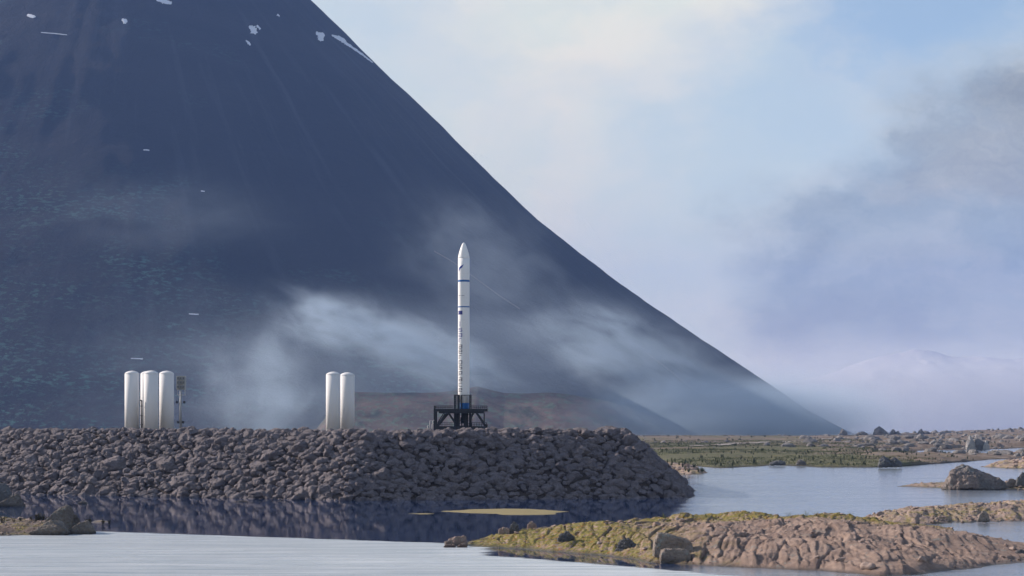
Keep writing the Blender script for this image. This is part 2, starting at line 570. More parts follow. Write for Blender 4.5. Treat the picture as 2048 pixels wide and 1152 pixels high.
u = np.linspace(-2600, 900, 420); v = 1700 + (5200 - 1700) * np.linspace(0, 1, 330) ** 1.15
X, Y = np.meshgrid(u, v, indexing='ij'); Z = mountain_h(X, Y)
mm, t = new_mat('mountain_ground')
pos = t.n('ShaderNodeNewGeometry').outputs['Position']
sep = t.n('ShaderNodeSeparateXYZ', {0: pos})
big = t.noise(pos, .0016, 6, .55, .5)
c = t.mix(t.ramp(big, [(.4, 0.0), (.65, 1.0)]), (.018, .019, .023), (.036, .034, .037))
# gullies running down from the summit
ang = t.math('ARCTAN2', t.math('SUBTRACT', sep.outputs[1], YM), t.math('SUBTRACT', sep.outputs[0], XC))
vecg = t.n('ShaderNodeCombineXYZ', {0: t.math('MULTIPLY', ang, 26.0), 1: t.math('MULTIPLY', sep.outputs[2], .0035), 2: 0.0}).outputs[0]
gul = t.noise(vecg, 1.0, 5, .6, .3)
c = t.mix(t.ramp(gul, [(.54, 0.0), (.72, .35)]), c, (.07, .075, .09))
# moss and scrub, thick low on the left, thinning upward
zoneN = t.noise(t.vmath('MULTIPLY', pos, (1, 1, 2.2)), .0035, 5, .55, .6)
lowf = t.n('ShaderNodeMapRange', {0: sep.outputs[2], 1: 40.0, 2: 620.0, 3: .20, 4: -.10}).outputs[0]
leftf = t.n('ShaderNodeMapRange', {0: sep.outputs[0], 1: -900.0, 2: 100.0, 3: .12, 4: -.22}).outputs[0]
zone = t.ramp(t.math('ADD', zoneN, t.math('ADD', lowf, leftf)), [(.52, 0.0), (.72, 1.0)])
spk = t.noise(t.vmath('MULTIPLY', pos, (1, 1, 2.6)), .085, 5, .7)
spkm = t.ramp(spk, [(.52, 0.0), (.60, 1.0)])
green = t.mix(t.noise(pos, .01, 3), (.045, .11, .10), (.07, .15, .13))
c = t.mix(t.math('MULTIPLY', zone, t.math('MULTIPLY', spkm, .95)), c, green)
finish(t, c, .95, bump=t.noise(pos, .05, 8, .7), bdist=9.0, bstr=.7, spec=.1)
me = np_mesh('mountain', np.stack([X.ravel(), Y.ravel(), Z.ravel()], 1), grid_faces(len(u), len(v)))
tag(link_mesh('mountain', me, mm), 'huge dark blue volcano slope with moss and snow patches falling to the plain', kind='structure')


def cast(px, py, hf, y0=1750.0, y1=5000.0, n=900):
    """where the ray through these pixels first meets a height field"""
    px = np.asarray(px, float); py = np.asarray(py, float)
    ys = np.linspace(y0, y1, n)
    Yg = ys[:, None]; Xg = (px[None] - 1024) / FPX * Yg; Zg = CH + (HZ - py[None]) / FPX * Yg
    below = Zg < hf(Xg, Yg)
    k = np.argmax(below, 0); ok = below.any(0)
    k0 = np.maximum(k - 1, 0); j = np.arange(len(px))
    g1 = Zg[k, j] - hf(Xg[k, j], ys[k]); g0 = Zg[k0, j] - hf(Xg[k0, j], ys[k0])
    f = np.where(g0 - g1 > 0, g0 / (g0 - g1 + 1e-9), 0)
    yh = ys[k0] + (ys[k] - ys[k0]) * np.clip(f, 0, 1)
    return (px - 1024) / FPX * yh, yh, ok


def drape(name, line, widths, mat, hf, lift=1.5, step=1.5, jag=.35, seed=0, thick=1.2):
    """a strip of snow or bare ground following a line of pixels, laid on a slope"""
    L = np.array(line, float); seg = np.hypot(*np.diff(L, axis=0).T); cum = np.concatenate([[0], np.cumsum(seg)])
    s = np.arange(0, cum[-1] + .01, step)
    if len(s) < 3: s = np.linspace(0, cum[-1], 3)
    cx, cy = np.interp(s, cum, L[:, 0]), np.interp(s, cum, L[:, 1])
    wd = np.interp(s, cum, widths) * (.42 if max(widths) < 4 else 1.0)
    tx, ty = np.gradient(cx), np.gradient(cy); q = np.hypot(tx, ty) + 1e-9; nx, ny = -ty / q, tx / q
    m = 5
    e1 = 1 + jag * 2 * fbm(s * .35 + seed, s * 0 + seed * 3.1, octv=3); e2 = 1 + jag * 2 * fbm(s * .35 - seed, s * 0 + 9 + seed, octv=3)
    k = np.linspace(-1, 1, m)[None]
    off = np.where(k < 0, k * e1[:, None], k * e2[:, None]) * wd[:, None] / 2
    PX = cx[:, None] + nx[:, None] * off; PY = cy[:, None] + ny[:, None] * off
    x, y, ok = cast(PX.ravel(), PY.ravel(), hf)
    z = hf(x, y) + lift * np.tile(np.r_[.25, 1, 1, 1, .25], len(s))
    me = np_mesh(name, np.stack([x, y - lift * .5, z], 1), grid_faces(len(s), m))
    return link_mesh(name, me, mat)


ms, t = new_mat('old_snow')
pp = t.n('ShaderNodeNewGeometry').outputs['Position']
finish(t, t.mix(t.noise(pp, .06, 5), (.62, .64, .68), (.86, .87, .9)), .7)
snow = [
    ([(54, 32), (62, 32), (72, 35)], [4, 9, 2], 'small snow patch near the top left corner of the slope'),
    ([(244, 40), (250, 43), (254, 47)], [6, 10, 4], 'single rounded snow patch high on the left slope'),
    ([(313, 1), (326, 2), (344, 7)], [4, 10, 4], 'snow patch cut by the upper edge of the picture'),
    ([(499, 53), (508, 61), (514, 69)], [5, 15, 5], 'ragged snow patch high above the two white tanks'),
    ([(514, 52), (522, 60)], [3, 5], 'thin snow streak beside the ragged patch'),
    ([(492, 82), (498, 87), (502, 92)], [2, 6, 2], 'small snow streak just below the ragged patch'),
    ([(555, 30), (560, 34)], [4, 3], 'tiny snow spot between two larger patches'),
    ([(633, 65), (641, 72), (643, 84)], [4, 14, 6], 'wedge shaped snow patch just left of the long streak'),
    ([(664, 71), (680, 78), (700, 92), (725, 110), (747, 127)], [3, 9, 5, 4, 1.5], 'long curved snow streak right under the skyline ridge'),
    ([(82, 66), (108, 68), (135, 71)], [1.2, 2, 1.2], 'long thin snow line near the top left'),
    ([(287, 301), (294, 301), (300, 302)], [1.5, 3.2, 1.5], 'short snow dash alone on the dark middle slope'),
    ([(402, 383), (410, 384)], [2, 2], 'faint snow dash left of the misty gully'),
    ([(378, 629), (398, 630)], [1.8, 2.2], 'snow dash above the group of white tanks'),
    ([(262, 718), (286, 719)], [1.5, 2.2], 'snow line just above the white tanks'),
]
for i, (ln, wd, lab) in enumerate(snow):
    o = drape('snow_patch', ln, wd, ms, mountain_h, seed=i * 1.7)
    tag(o, lab, 'snow patch', 'old snow patches on the mountain')
mtk, t = new_mat('track_gravel'); finish(t, (.16, .13, .115), .95)
tag(drape('track', [(868, 504), (905, 525), (948, 556), (1000, 594), (1040, 620)], [.5, .8, .9, .8, .4], mtk, mountain_h, lift=2.5, jag=.1), 'thin pale track crossing the mountain behind the rocket', kind='structure')
tag(drape('track', [(1290, 705), (1330, 735), (1380, 775), (1450, 815)], [.4, .7, .7, .4], mtk, mountain_h, lift=2.5, jag=.1), 'faint pale track on the lower right mountain slope', kind='structure')

# ------------------------------------------------------------------ foothill fan in front of the mountain
crest = [(600, 890), (640, 850), (675, 805), (705, 784), (800, 785), (900, 783), (955, 773), (1010, 786), (1060, 786), (1100, 784), (1150, 790), (1220, 803), (1290, 826), (1360, 852), (1430, 873), (1500, 882)]
YF = 2350.0
cfx = [(px - 1024) * YF / FPX for px, py in crest]; cfz = [CH + (HZ - py) * YF / FPX for px, py in crest]


def foothill_h(x, y, rough=True):
    top = np.interp(x, cfx, cfz, left=-12, right=-12)
    d = YF - y
    z = np.where(d > 0, top - d * (.11 + top * .0011) , top - np.abs(d) * .10)
    if rough:
        g = fbm((x - d * .45) * .018, d * .004, octv=4, ridged=True)
        z = z + g * 2.6 * sstep(0, 60, d) + fbm(x * .03, y * .03, octv=4) * 1.2
    return z


u = np.linspace(-330, 330, 330); v = np.linspace(1780, 2900, 150)
X, Y = np.meshgrid(u, v, indexing='ij'); Z = foothill_h(X, Y)
mf, t = new_mat('foothill_ground')
pos = t.n('ShaderNodeNewGeometry').outputs['Position']
c = t.mix(t.ramp(t.noise(pos, .008, 6, .6), [(.4, 0.0), (.6, 1.0)]), (.075, .062, .058), (.14, .105, .095))
gm = t.ramp(t.noise(t.vmath('MULTIPLY', pos, (.8, .3, 1)), .13, 6, .78), [(.50, 0.0), (.58, .9)])
c = t.mix(t.math('MULTIPLY', gm, .8), c, (.085, .135, .105))
c = t.mix(t.ramp(t.noise(t.vmath('MULTIPLY', pos, (1, .3, 1)), .012, 5, .6, .8), [(.56, 0.0), (.64, .85)]), c, (.035, .045, .045))
finish(t, c, .95, bump=t.noise(pos, .06, 7, .7), bdist=4.0, bstr=.8, spec=.1)
me = np_mesh('foothill', np.stack([X.ravel(), Y.ravel(), Z.ravel()], 1), grid_faces(len(u), len(v)))
tag(link_mesh('foothill', me, mf), 'low sunlit terrace with green patches at the foot of the mountain', kind='structure')

# ------------------------------------------------------------------ far snowy range
YR = 12600.0
rl = [(1300, 850), (1450, 800), (1600, 760), (1690, 738), (1760, 722), (1830, 708), (1900, 716), (1960, 707), (2040, 712), (2200, 720), (2500, 700), (2900, 790)]
rx = [(px - 1024) * YR / FPX for px, py in rl]; rz = [CH + (HZ - py) * YR / FPX for px, py in rl]


def range_h(x, y):
    top = np.interp(x, rx, rz, left=-20, right=-20)
    d = np.abs(y - YR)
    e = fbm(x * .0016, y * .0012, octv=6, ridged=True)
    return top * (1 - d / 2300) + (e * 55 + 8 * fbm(x * .01, y * .01, octv=3)) * np.clip(top / 200, 0, 1) * sstep(2300, 500, d)


u = np.linspace(600, 6300, 300); v = np.linspace(10200, 15200, 130)
X, Y = np.meshgrid(u, v, indexing='ij'); Z = range_h(X, Y)
mr, t = new_mat('snowy_range')
g = t.n('ShaderNodeNewGeometry'); pos = g.outputs['Position']
z = t.n('ShaderNodeSeparateXYZ', {0: pos}).outputs[2]
sn = t.math('ADD', t.noise(t.vmath('MULTIPLY', pos, (1, .5, 2.0)), .006, 8, .72), t.n('ShaderNodeMapRange', {0: z, 1: 220.0, 2: 430.0, 3: -.25, 4: .22}).outputs[0])
c = t.mix(t.ramp(sn, [(.46, 0.0), (.52, 1.0)]), (.50, .48, .48), (.62, .60, .60))  # rock lightened close to the snow tone: distance haze put into the colour
finish(t, c, .9, bump=t.noise(pos, .01, 7, .7), bdist=30.0)
me = np_mesh('snowy_range', np.stack([X.ravel(), Y.ravel(), Z.ravel()], 1), grid_faces(len(u), len(v)))
tag(link_mesh('far_hills', me, mr), 'distant snow streaked hills fading into haze on the right', kind='structure')

# ------------------------------------------------------------------ right hand plain (shore)
shore_px = [(700, 905), (1150, 905), (1280, 908), (1310, 922), (1370, 930), (1440, 936), (1560, 931), (1640, 934), (1720, 936), (1800, 934), (1880, 927), (1960, 921), (2060, 916), (2200, 912)]
sh = [ground(px, py) for px, py in shore_px]
shx = [a for a, b in sh]; shy = [b for a, b in sh]
inlet = [ground(px, py) for px, py in [(1835, 906), (1880, 911), (1960, 911), (2060, 908), (2400, 908), (2400, 897), (2048, 896), (1990, 899), (1930, 901), (1880, 900)]]


def plain_h(x, y):
    xs_ = x / y   # bearing keeps the shoreline where it is seen
    sY = np.interp(xs_, [a / b for a, b in sh], shy, left=shy[0] - 0, right=shy[-1])
    d = y - sY + 14 * fbm(x * .03, y * .012, octv=4)
    z = np.where(d > 0, .25 + 1.5 * (1 - np.exp(-d / 60)) + 1.2 * sstep(200, 1000, d), d * .05)
    rise = sstep(150, 560, x - 0.0) * sstep(900, 1900, y)
    z = z + 6.0 * rise * sstep(.16, .27, x / y)
    z = z + np.where(d > 0, 1, .2) * (.55 + .6 * sstep(.08, .16, x / y)) * (.9 * fbm(x * .05, y * .03, octv=5) + .35 * fbm(x * .2, y * .12, octv=3))
    isd = poly_sd(x, y, inlet) + 16 * fbm(x * .02 + 5, y * .01, octv=3)
    z = np.where(isd > -18, np.minimum(z, -isd * .03), z)
    z = z - 14 * sstep(2050, 2500, y + 40 * fbm(x * .004, 3.0 + 0 * x, octv=3)) * sstep(.10, .2, x / y)
    return z


nb, nd = 620, 300
bear = np.linspace(-.16, .32, nb); dist = 1.0 / np.linspace(1 / 440.0, 1 / 2750.0, nd)
Bg, Y = np.meshgrid(bear, dist, indexing='ij'); X = Bg * Y
Z = plain_h(X, Y)
mp, t = new_mat('plain_ground')
pos = t.n('ShaderNodeNewGeometry').outputs['Position']
sep = t.n('ShaderNodeSeparateXYZ', {0: pos})
a = t.noise(pos, .012, 6, .6, .4); b = t.noise(pos, .12, 6, .7); b2 = t.noise(pos, .5, 6, .7)
c = t.mix(t.ramp(b, [(.42, 0.0), (.60, 1.0)]), (.15, .115, .085), (.23, .185, .155))
near = t.n('ShaderNodeMapRange', {0: sep.outputs[1], 1: 560.0, 2: 1000.0, 3: .14, 4: -.02}).outputs[0]
lft = t.n('ShaderNodeMapRange', {0: t.math('DIVIDE', sep.outputs[0], sep.outputs[1]), 1: .12, 2: .25, 3: .05, 4: -.14}).outputs[0]
gz = t.ramp(t.math('ADD', a, t.math('ADD', near, lft)), [(.48, 0.0), (.60, 1.0)])
gr = t.mix(t.ramp(b2, [(.4, 0.0), (.6, 1.0)]), (.085, .088, .05), (.135, .138, .075))
c = t.mix(t.math('MULTIPLY', gz, t.ramp(b2, [(.30, .35), (.5, 1.0)])), c, gr)
c = t.mix(t.ramp(t.noise(pos, .08, 4, .6, .5), [(.60, 0.0), (.66, .6)]), c, (.17, .145, .05))
c = t.mix(t.n('ShaderNodeMapRange', {0: sep.outputs[2], 1: .1, 2: .35, 3: .8, 4: 0.0}).outputs[0], c, (.05, .045, .04))
finish(t, c, .95, bump=t.math('ADD', b2, b), bdist=.6, bstr=.8, spec=.1)
me = np_mesh('plain', np.stack([X.ravel(), Y.ravel(), Z.ravel()], 1), grid_faces(nb, nd))
tag(link_mesh('plain', me, mp), 'low grassy shore plain with stony patches between lagoon and sea', kind='structure')


def plain_cast(px, py):
    x, y, ok = cast(np.array([px]), np.array([py]), plain_h, 445, 2700, 1500)
    return float(x[0]), float(y[0])


# pale road across the plain
road_px = [(1390, 893), (1450, 889), (1520, 886), (1580, 883), (1640, 880), (1690, 876)]
rp = [plain_cast(*q) for q in road_px]
ra = np.array(rp); n = 60
tt = np.linspace(0, len(ra) - 1, n); cx = np.interp(tt, range(len(ra)), ra[:, 0]); cy = np.interp(tt, range(len(ra)), ra[:, 1])
tx, ty = np.gradient(cx), np.gradient(cy); q = np.hypot(tx, ty); nx, ny = -ty / q, tx / q
V = []
for k in (-1, 0, 1):
    x_, y_ = cx + nx * k * 3.2, cy + ny * k * 3.2
    V.append(np.stack([x_, y_, np.maximum(plain_h(x_, y_), plain_h(cx, cy)) + .35], 1))
V = np.stack(V, 1)
mrd, t = new_mat('gravel_road'); finish(t, (.30, .27, .24), .95)
tag(link_mesh('road', np_mesh('road', V.reshape(-1, 3), grid_faces(n, 3)), mrd), 'pale gravel road running across the grassy plain', kind='structure')

# ------------------------------------------------------------------ embankment of boulders
left_foot = ground(-230, 981); corner = ground(690, 1001); tip = ground(1374, 996)
# outline of the foot at the waterline (z=0), clockwise seen from above starting far left
foot = [left_foot, ground(0, 988), ground(350, 994), corner, ground(1050, 998), tip, (tip[0] + 3, 300), (tip[0] + 2, 352), (10, 372), (-130, 380), (-140, 300)]
SLOPE = 1.0


def berm_h(x, y):
    d = poly_sd(x, y, foot)
    d = d + .5 * fbm(x * .09, y * .09, octv=3)
    z = np.where(d < 0, d * 1.0, 9.35 * (1 - (1 - np.clip(d / 10.0, 0, 1)) ** 1.06))
    z = z + .18 * fbm(x * .25, y * .25, octv=3) * sstep(0, 2, d)
    return np.clip(z, -2.8, 9.15 + .1 * np.sin(x * .09))


bx = np.linspace(-142, 32, 260); by = np.linspace(245, 386, 190)
X, Y = np.meshgrid(bx, by, indexing='ij'); Z = berm_h(X, Y) - .35
mbk, t = new_mat('embankment_fill')
pos = t.n('ShaderNodeNewGeometry').outputs['Position']
finish(t, t.mix(t.noise(pos, 1.2, 6, .6), (.05, .042, .04), (.13, .105, .095)), .95, bump=t.noise(pos, 2.5, 7, .7), bdist=.3)
berm = empty('embankment', (-20, 300, 0))
tag(berm, 'long embankment of grey brown boulders carrying the launch pad', 'embankment')
core = link_mesh('core', np_mesh('core', np.stack([X.ravel() + 20, Y.ravel() - 300, Z.ravel()], 1), grid_faces(len(bx), len(by))), mbk, berm)

cand = []
r = np.random.RandomState(3)
# even scatter by jittered rows on the visible faces and round the crest
sp = .86
gx = np.arange(-92, 30, sp); gy = np.arange(250, 300, sp * .80)
GX, GY = np.meshgrid(gx, gy, indexing='ij')
GX = GX + (np.arange(len(gy)) % 2 * sp * .5)[None] + r.uniform(-.38, .38, GX.shape) * sp; GY = GY + r.uniform(-.38, .38, GY.shape) * sp
sd = poly_sd(GX, GY, foot)
keep = (sd > -1.0) & (sd < 12.5)
x_, y_, d_ = GX[keep], GY[keep], sd[keep]
z_ = berm_h(x_, y_)
sc = np.exp(r.normal(-.04, .34, len(x_))) * .56
sc = np.where(d_ > 9.5, sc * .8, sc)
zoff = -.12 * sc - np.where(d_ > 9.5, r.uniform(-.05, .45, len(x_)), 0)
items = np.stack([x_, y_, z_ + zoff, sc * r.uniform(1.0, 1.45, len(x_)), sc * r.uniform(.8, 1.1, len(x_)), sc * r.uniform(.62, .9, len(x_)), r.uniform(-.5, .5, len(x_)) + (r.rand(len(x_)) > .8) * 1.3, r.uniform(.2, .8, len(x_))], 1)
vis = (np.abs(items[:, 0] / items[:, 1]) < .27)
order = np.argsort(-(items[:, 3] * items[:, 5] / items[:, 1]) * vis)
big_i, rest_i = order[:300], order[300:]
bvars = []
for i in range(10):
    P, F = rock_verts(200 + i, 4, .38, 12, .95)
    m_ = np_mesh('boulder', P, F); m_.materials.append(M['berm']); bvars.append(m_)
for n_, i in enumerate(big_i):
    a = items[i]
    link_mesh('boulder', bvars[n_ % 10], None, berm, (a[0] + 20, a[1] - 300, a[2]), (a[7], 0, a[6]), (a[3], a[4], a[5]))
rest = items[rest_i].copy(); rest[:, 0] += 20; rest[:, 1] -= 300
V, F = join_rocks(rest, 3, 16, 40, .40, cuts=12)
tag(link_mesh('boulders', np_mesh('boulders', V, F, smooth=False), M['berm'], berm), kind='stuff')
print('berm boulders', len(items), 'tris', len(F))

# ------------------------------------------------------------------ rocket
DR = 340.0
PXM = FPX / DR
ZB = 9.1


def rx_(px): return (px - 1024) / PXM
def rz_(py): return CH + (HZ - py) / PXM


R = 1.0
rc = (rx_(927.6), DR)
rocket = empty('rocket', (rc[0], rc[1], ZB))
tag(rocket, 'tall white rocket with blue bands and vertical lettering standing on the launch table', 'rocket')
zof = lambda py: rz_(py) - ZB
prof = [(R, zof(812))]
for py in (780, 740, 700, 660, 620, 580, 540, 516.5): prof.append((R, zof(py)))
nose = [(513.5, .975), (510.6, .93), (505.8, .83), (500, .69), (494.4, .52), (490.5, .39), (487.6, .27), (486, .17), (485.2, .05)]
MB().lathe(prof, n=64).build('body', M['white'], rocket, True)
MB().lathe([(R, zof(516.5)), (R, zof(515.2))] + [(a * R, zof(p)) for p, a in nose], n=64).build('nose_cone', M['white'], rocket, True)
MB().lathe([(R + .012, zof(564.2)), (R + .012, zof(560.2))], n=64, cap=False).build('blue_band', M['blue'], rocket, True)
MB().lathe([(R + .012, zof(615.2)), (R + .012, zof(612.9))], n=64, cap=False).build('blue_band', M['blue'], rocket, True)
MB().lathe([(R + .012, zof(825)), (R + .012, zof(806))], n=64).build('blue_skirt', M['blue'], rocket, True)
for py in (548, 596, 640, 796):
    MB().lathe([(R + .006, zof(py) - .02), (R + .012, zof(py)), (R + .006, zof(py) + .02)], n=64, cap=False).build('seam_ring', M['tank'], rocket, True)
MB().lathe([(.55, zof(846)), (.62, zof(838)), (.3, zof(828)), (.3, zof(824))], n=24).build('engine_nozzle', M['steel'], rocket, True)


def decal(name, polys, mat, lift=.014):
    """flat print wrapped round the rocket: quads given as (px, py) corners"""
    V, F = [], []
    for poly in polys:
        # poly: 4 corners, subdivided along both ways so it follows the curve
        P = np.array(poly, float); k = 5; b = len(V)
        for i in range(k):
            for j in range(k):
                a, c_ = i / (k - 1), j / (k - 1)
                q = P[0] * (1 - a) * (1 - c_) + P[1] * a * (1 - c_) + P[2] * a * c_ + P[3] * (1 - a) * c_
                th = (q[0] - 927.6) / (R * PXM)           # arc length from the centre line
                V.append(((R + lift) * math.sin(th), -(R + lift) * math.cos(th), zof(q[1])))
        for i in range(k - 1):
            for j in range(k - 1):
                F.append((b + i * k + j, b + (i + 1) * k + j, b + (i + 1) * k + j + 1, b + i * k + j + 1))
    me = bpy.data.meshes.new(name); me.from_pydata(V, [], F); me.update()
    return link_mesh(name, me, mat, rocket)


def arcx(px):
    """pixel seen -> unrolled pixel on the cylinder"""
    s = max(-.97, min(.97, (px - 927.6) / (R * PXM)))
    return 927.6 + math.asin(s) * R * PXM


GL = {  # strokes on a 0..4 by 0..6 grid, y down
    'i': [((1.6, 1.6), (1.6, 6)), ((1.6, .0), (1.6, .7))],
    's': [((4, 0), (.4, 0)), ((.4, 0), (.4, 3)), ((.4, 3), (4, 3)), ((4, 3), (4, 6)), ((4, 6), (0, 6))],
    'a': [((0, 0), (4, 0)), ((4, 0), (4, 6)), ((4, 6), (.2, 6)), ((.2, 6), (.2, 3)), ((.2, 3), (4, 3))],
    'r': [((.3, 6), (.3, 0)), ((.3, 0), (3.2, 0))],
    'e': [((4, 6), (.2, 6)), ((.2, 6), (.2, 0)), ((.2, 0), (4, 0)), ((4, 0), (4, 3)), ((4, 3), (.2, 3))],
    'o': [((.2, 0), (4, 0)), ((4, 0), (4, 6)), ((4, 6), (.2, 6)), ((.2, 6), (.2, 0))],
    'p': [((.2, 7.6), (.2, 0)), ((.2, 0), (4, 0)), ((4, 0), (4, 5)), ((4, 5), (.2, 5))],
    'c': [((4, 0), (.2, 0)), ((.2, 0), (.2, 6)), ((.2, 6), (4, 6))],
}
lets = [('i', 644, 653, 'logo'), ('s', 657, 663.3, 'logo'), ('a', 667.2, 673.8, 'logo'), ('r', 677.6, 684, 'logo'), ('a', 690.3, 697, 'ink'), ('e', 700.2, 707, 'ink'), ('r', 711, 717.6, 'ink'),
        ('o', 721.6, 728.3, 'ink'), ('s', 731.8, 738.3, 'ink'), ('p', 743.2, 749.5, 'ink'), ('a', 755.8, 762, 'ink'), ('c', 766.4, 772.8, 'ink'), ('e', 777, 783.3, 'ink')]
lx0, lx1 = arcx(918.0), arcx(924.0)
tk = .68
for ch, y0, y1, mk in lets:
    q = []
    for (ax, ay), (bx_, by_) in GL[ch]:
        X0, X1 = lx0 + (lx1 - lx0) * min(ax, bx_) / 4, lx0 + (lx1 - lx0) * max(ax, bx_) / 4
        Y0, Y1 = y0 + (y1 - y0) * min(ay, by_) / 6, y0 + (y1 - y0) * max(ay, by_) / 6
        q.append([(X0 - tk, Y0 - tk * .8), (X1 + tk, Y0 - tk * .8), (X1 + tk, Y1 + tk * .8), (X0 - tk, Y1 + tk * .8)])
    decal('letter_' + ch, q, M[mk])
fx0, fx1 = arcx(917.2), arcx(925.2)
decal('flag', [[(fx0, 622), (fx1, 622), (fx1, 629.6), (fx0, 629.6)]], M['flagblue'])
st = []
for k in range(12):
    a = k * math.pi / 6; cxx, cyy = (fx0 + fx1) / 2 + 2.2 * math.sin(a), 625.8 - 2.2 * math.cos(a)
    st.append([(cxx - .25, cyy), (cxx, cyy - .25), (cxx + .25, cyy), (cxx, cyy + .25)])
decal('flag_stars', st, M['star'], .018)
ax = arcx
decal('arrow_emblem', [[(ax(927.9), 529.5), (ax(920.6), 533.6), (ax(919.2), 539.2), (ax(924.2), 536.2)], [(ax(921), 533.6), (ax(918.5), 535.6), (ax(917.9), 543.7), (ax(920.4), 538.8)]], M['logo'])
sm = []
for k in range(9):
    x0 = ax(917.6) + k * 1.55
    if k != 4: sm.append([(x0, 591.2), (x0 + 1.0, 591.2), (x0 + 1.0, 592.6), (x0, 592.6)])
decal('small_print', sm, M['greyink'])

# ------------------------------------------------------------------ launch table
table = empty('launch_table', (rc[0], DR, ZB))
tag(table, 'dark steel launch table with railed decks and braces under the rocket', 'launch table')
lx = lambda px: (px - 927.6) / PXM
lz = lambda py: rz_(py) - ZB
YD = 3.6            # half depth


def deck(name, x0, x1, yh, z0, z1, hole=1.25):
    m = MB()
    for (a, b, c_, d) in ((x0, -hole, -yh, yh), (hole, x1, -yh, yh), (-hole, hole, -yh, -hole), (-hole, hole, hole, yh)):
        m.box(((a + b) / 2, (c_ + d) / 2, (z0 + z1) / 2), (b - a, d - c_, z1 - z0))
    return m.build(name, M['steel'], table)


deck('upper_deck', lx(868.8), lx(975.4), YD, lz(822.7), lz(818))
deck('deck_beam', lx(879), lx(968.5), YD - .3, lz(826.6), lz(822.75), 1.3)
deck('lower_deck', lx(869.5), lx(975.2), YD, lz(859.5), lz(852.5))


def railing(name, x0, x1, y, zb, zt, n_):
    m = MB()
    for k in range(n_ + 1):
        x = x0 + (x1 - x0) * k / n_
        m.bar((x, y, zb), (x, y, zt), .055)
    for f in (1.0, .52):
        m.bar((x0, y, zb + (zt - zb) * f), (x1, y, zb + (zt - zb) * f), .05)
    return m.build(name, M['steel'], table)


for yy in (-YD + .05, YD - .05):
    railing('railing', lx(869.5), lx(907), yy, lz(818), lz(811.8), 8)
    railing('railing', lx(944), lx(974), yy, lz(818), lz(811.8), 7)
    railing('railing', lx(877), lx(907), yy, lz(852.5), lz(845.3), 6)
    railing('railing', lx(943.5), lx(973), yy, lz(852.5), lz(845.3), 6)
for xx in (lx(869.5), lx(974)):
    m = MB()
    for k in range(9):
        y = -YD + 2 * YD * k / 8
        m.bar((xx, y, lz(818)), (xx, y, lz(811.8)), .055)
    m.bar((xx, -YD, lz(811.8)), (xx, YD, lz(811.8)), .05); m.bar((xx, -YD, lz(815)), (xx, YD, lz(815)), .05)
    m.build('railing', M['steel'], table)
for yy in (-YD + .25, YD - .25):
    MB().bar((lx(870.8), yy, lz(822)), (lx(870.8), yy, -.3), .33).build('leg', M['steel'], table)
    MB().bar((lx(972.3), yy, lz(849)), (lx(972.3), yy, -.3), .42).build('leg', M['steel'], table)
    MB().bar((lx(968.3), yy, lz(826)), (lx(968.3), yy, lz(846)), .11).build('post', M['steel'], table)
    MB().bar((lx(895.5), yy, lz(826.5)), (lx(874.5), yy, lz(852)), .30).build('brace', M['steel'], table)
    MB().bar((lx(888.5), yy + .5, lz(826.5)), (lx(876.5), yy + .5, lz(846)), .16).build('brace', M['steel'], table)
    MB().bar((lx(897.5), yy, lz(826.5)), (lx(909.5), yy, lz(844.5)), .20).build('brace', M['steel'], table)
    MB().bar((lx(953.8), yy, lz(826.5)), (lx(971.5), yy, lz(853)), .32).build('brace', M['steel'], table)
    MB().bar((lx(946.5), yy, lz(826.5)), (lx(942), yy, lz(836)), .18).build('brace', M['steel'], table)
# masts flanking the rocket


def lattice(name, x0, x1, y0, y1, z0, z1, w_=.16, step=.95):
    m = MB()
    for x in (x0, x1):
        for y in (y0, y1): m.bar((x, y, z0), (x, y, z1), w_)
    n_ = max(2, int((z1 - z0) / step)); dz = (z1 - z0) / n_
    for k in range(n_ + 1):
        z = z0 + dz * k
        for y in (y0, y1): m.bar((x0, y, z), (x1, y, z), w_ * .7)
        for x in (x0, x1): m.bar((x, y0, z), (x, y1, z), w_ * .7)
        if k < n_:
            for y in (y0, y1): m.bar((x0, y, z), (x1, y, z + dz), w_ * .5)
            for x in (x0, x1): m.bar((x, y0, z), (x, y1, z + dz), w_ * .5)
    return m.build(name, M['steel'], table)


lattice('mast', lx(909.3), lx(912.3), -1.7, -.9, lz(858), lz(790.5), .17, .7)
lattice('mast', lx(916.3), lx(918.9), -1.75, -.9, lz(858), lz(790.5), .2, .7)
MB().box(((lx(909.3) + lx(918.9)) / 2, -1.3, lz(790.5)), (.98, .9, .14)).build('mast_head', M['steel'], table)
MB().bar((lx(923.6), -1.35, lz(818)), (lx(923.6), -1.35, lz(790.5)), .16).build('post', M['steel'], table)
lattice('mast', lx(939.8), lx(942.6), -1.7, -1.1, lz(818), lz(790.3), .16, .8)
MB().bar((lx(922.8), -1.35, lz(790.6)), (lx(943), -1.35, lz(790.6)), .11).build('cross_beam', M['steel'], table)
for (a, b) in ((909.5, 919.8), (922.5, 924.6), (927.5, 936.5), (938, 942.5)):
    MB().box(((lx(a) + lx(b)) / 2, 0, (lz(858) + lz(822)) / 2), (lx(b) - lx(a), 1.6 if b - a > 5 else .3, lz(822) - lz(858))).build('column', M['steel'], table)
for k in range(5):
    z = lz(830 + k * 5.5)
    MB().bar((lx(919), -.85, z), (lx(943), -.85, z + .1 * (-1) ** k), .10).build('strut', M['steel'], table)
MB().box((0, 0, lz(820.5)), (2.9, 2.9, .35)).build('rocket_ring', M['steel'], table)
m = MB()
for k in range(6): m.tube((lx(944 + k * .0), -1.5 + .25 * k, lz(858)), (lx(944), -1.5 + .25 * k, lz(828)), .06, 6)
m.build('service_pipes', M['steel'], table)

# ------------------------------------------------------------------ storage tanks


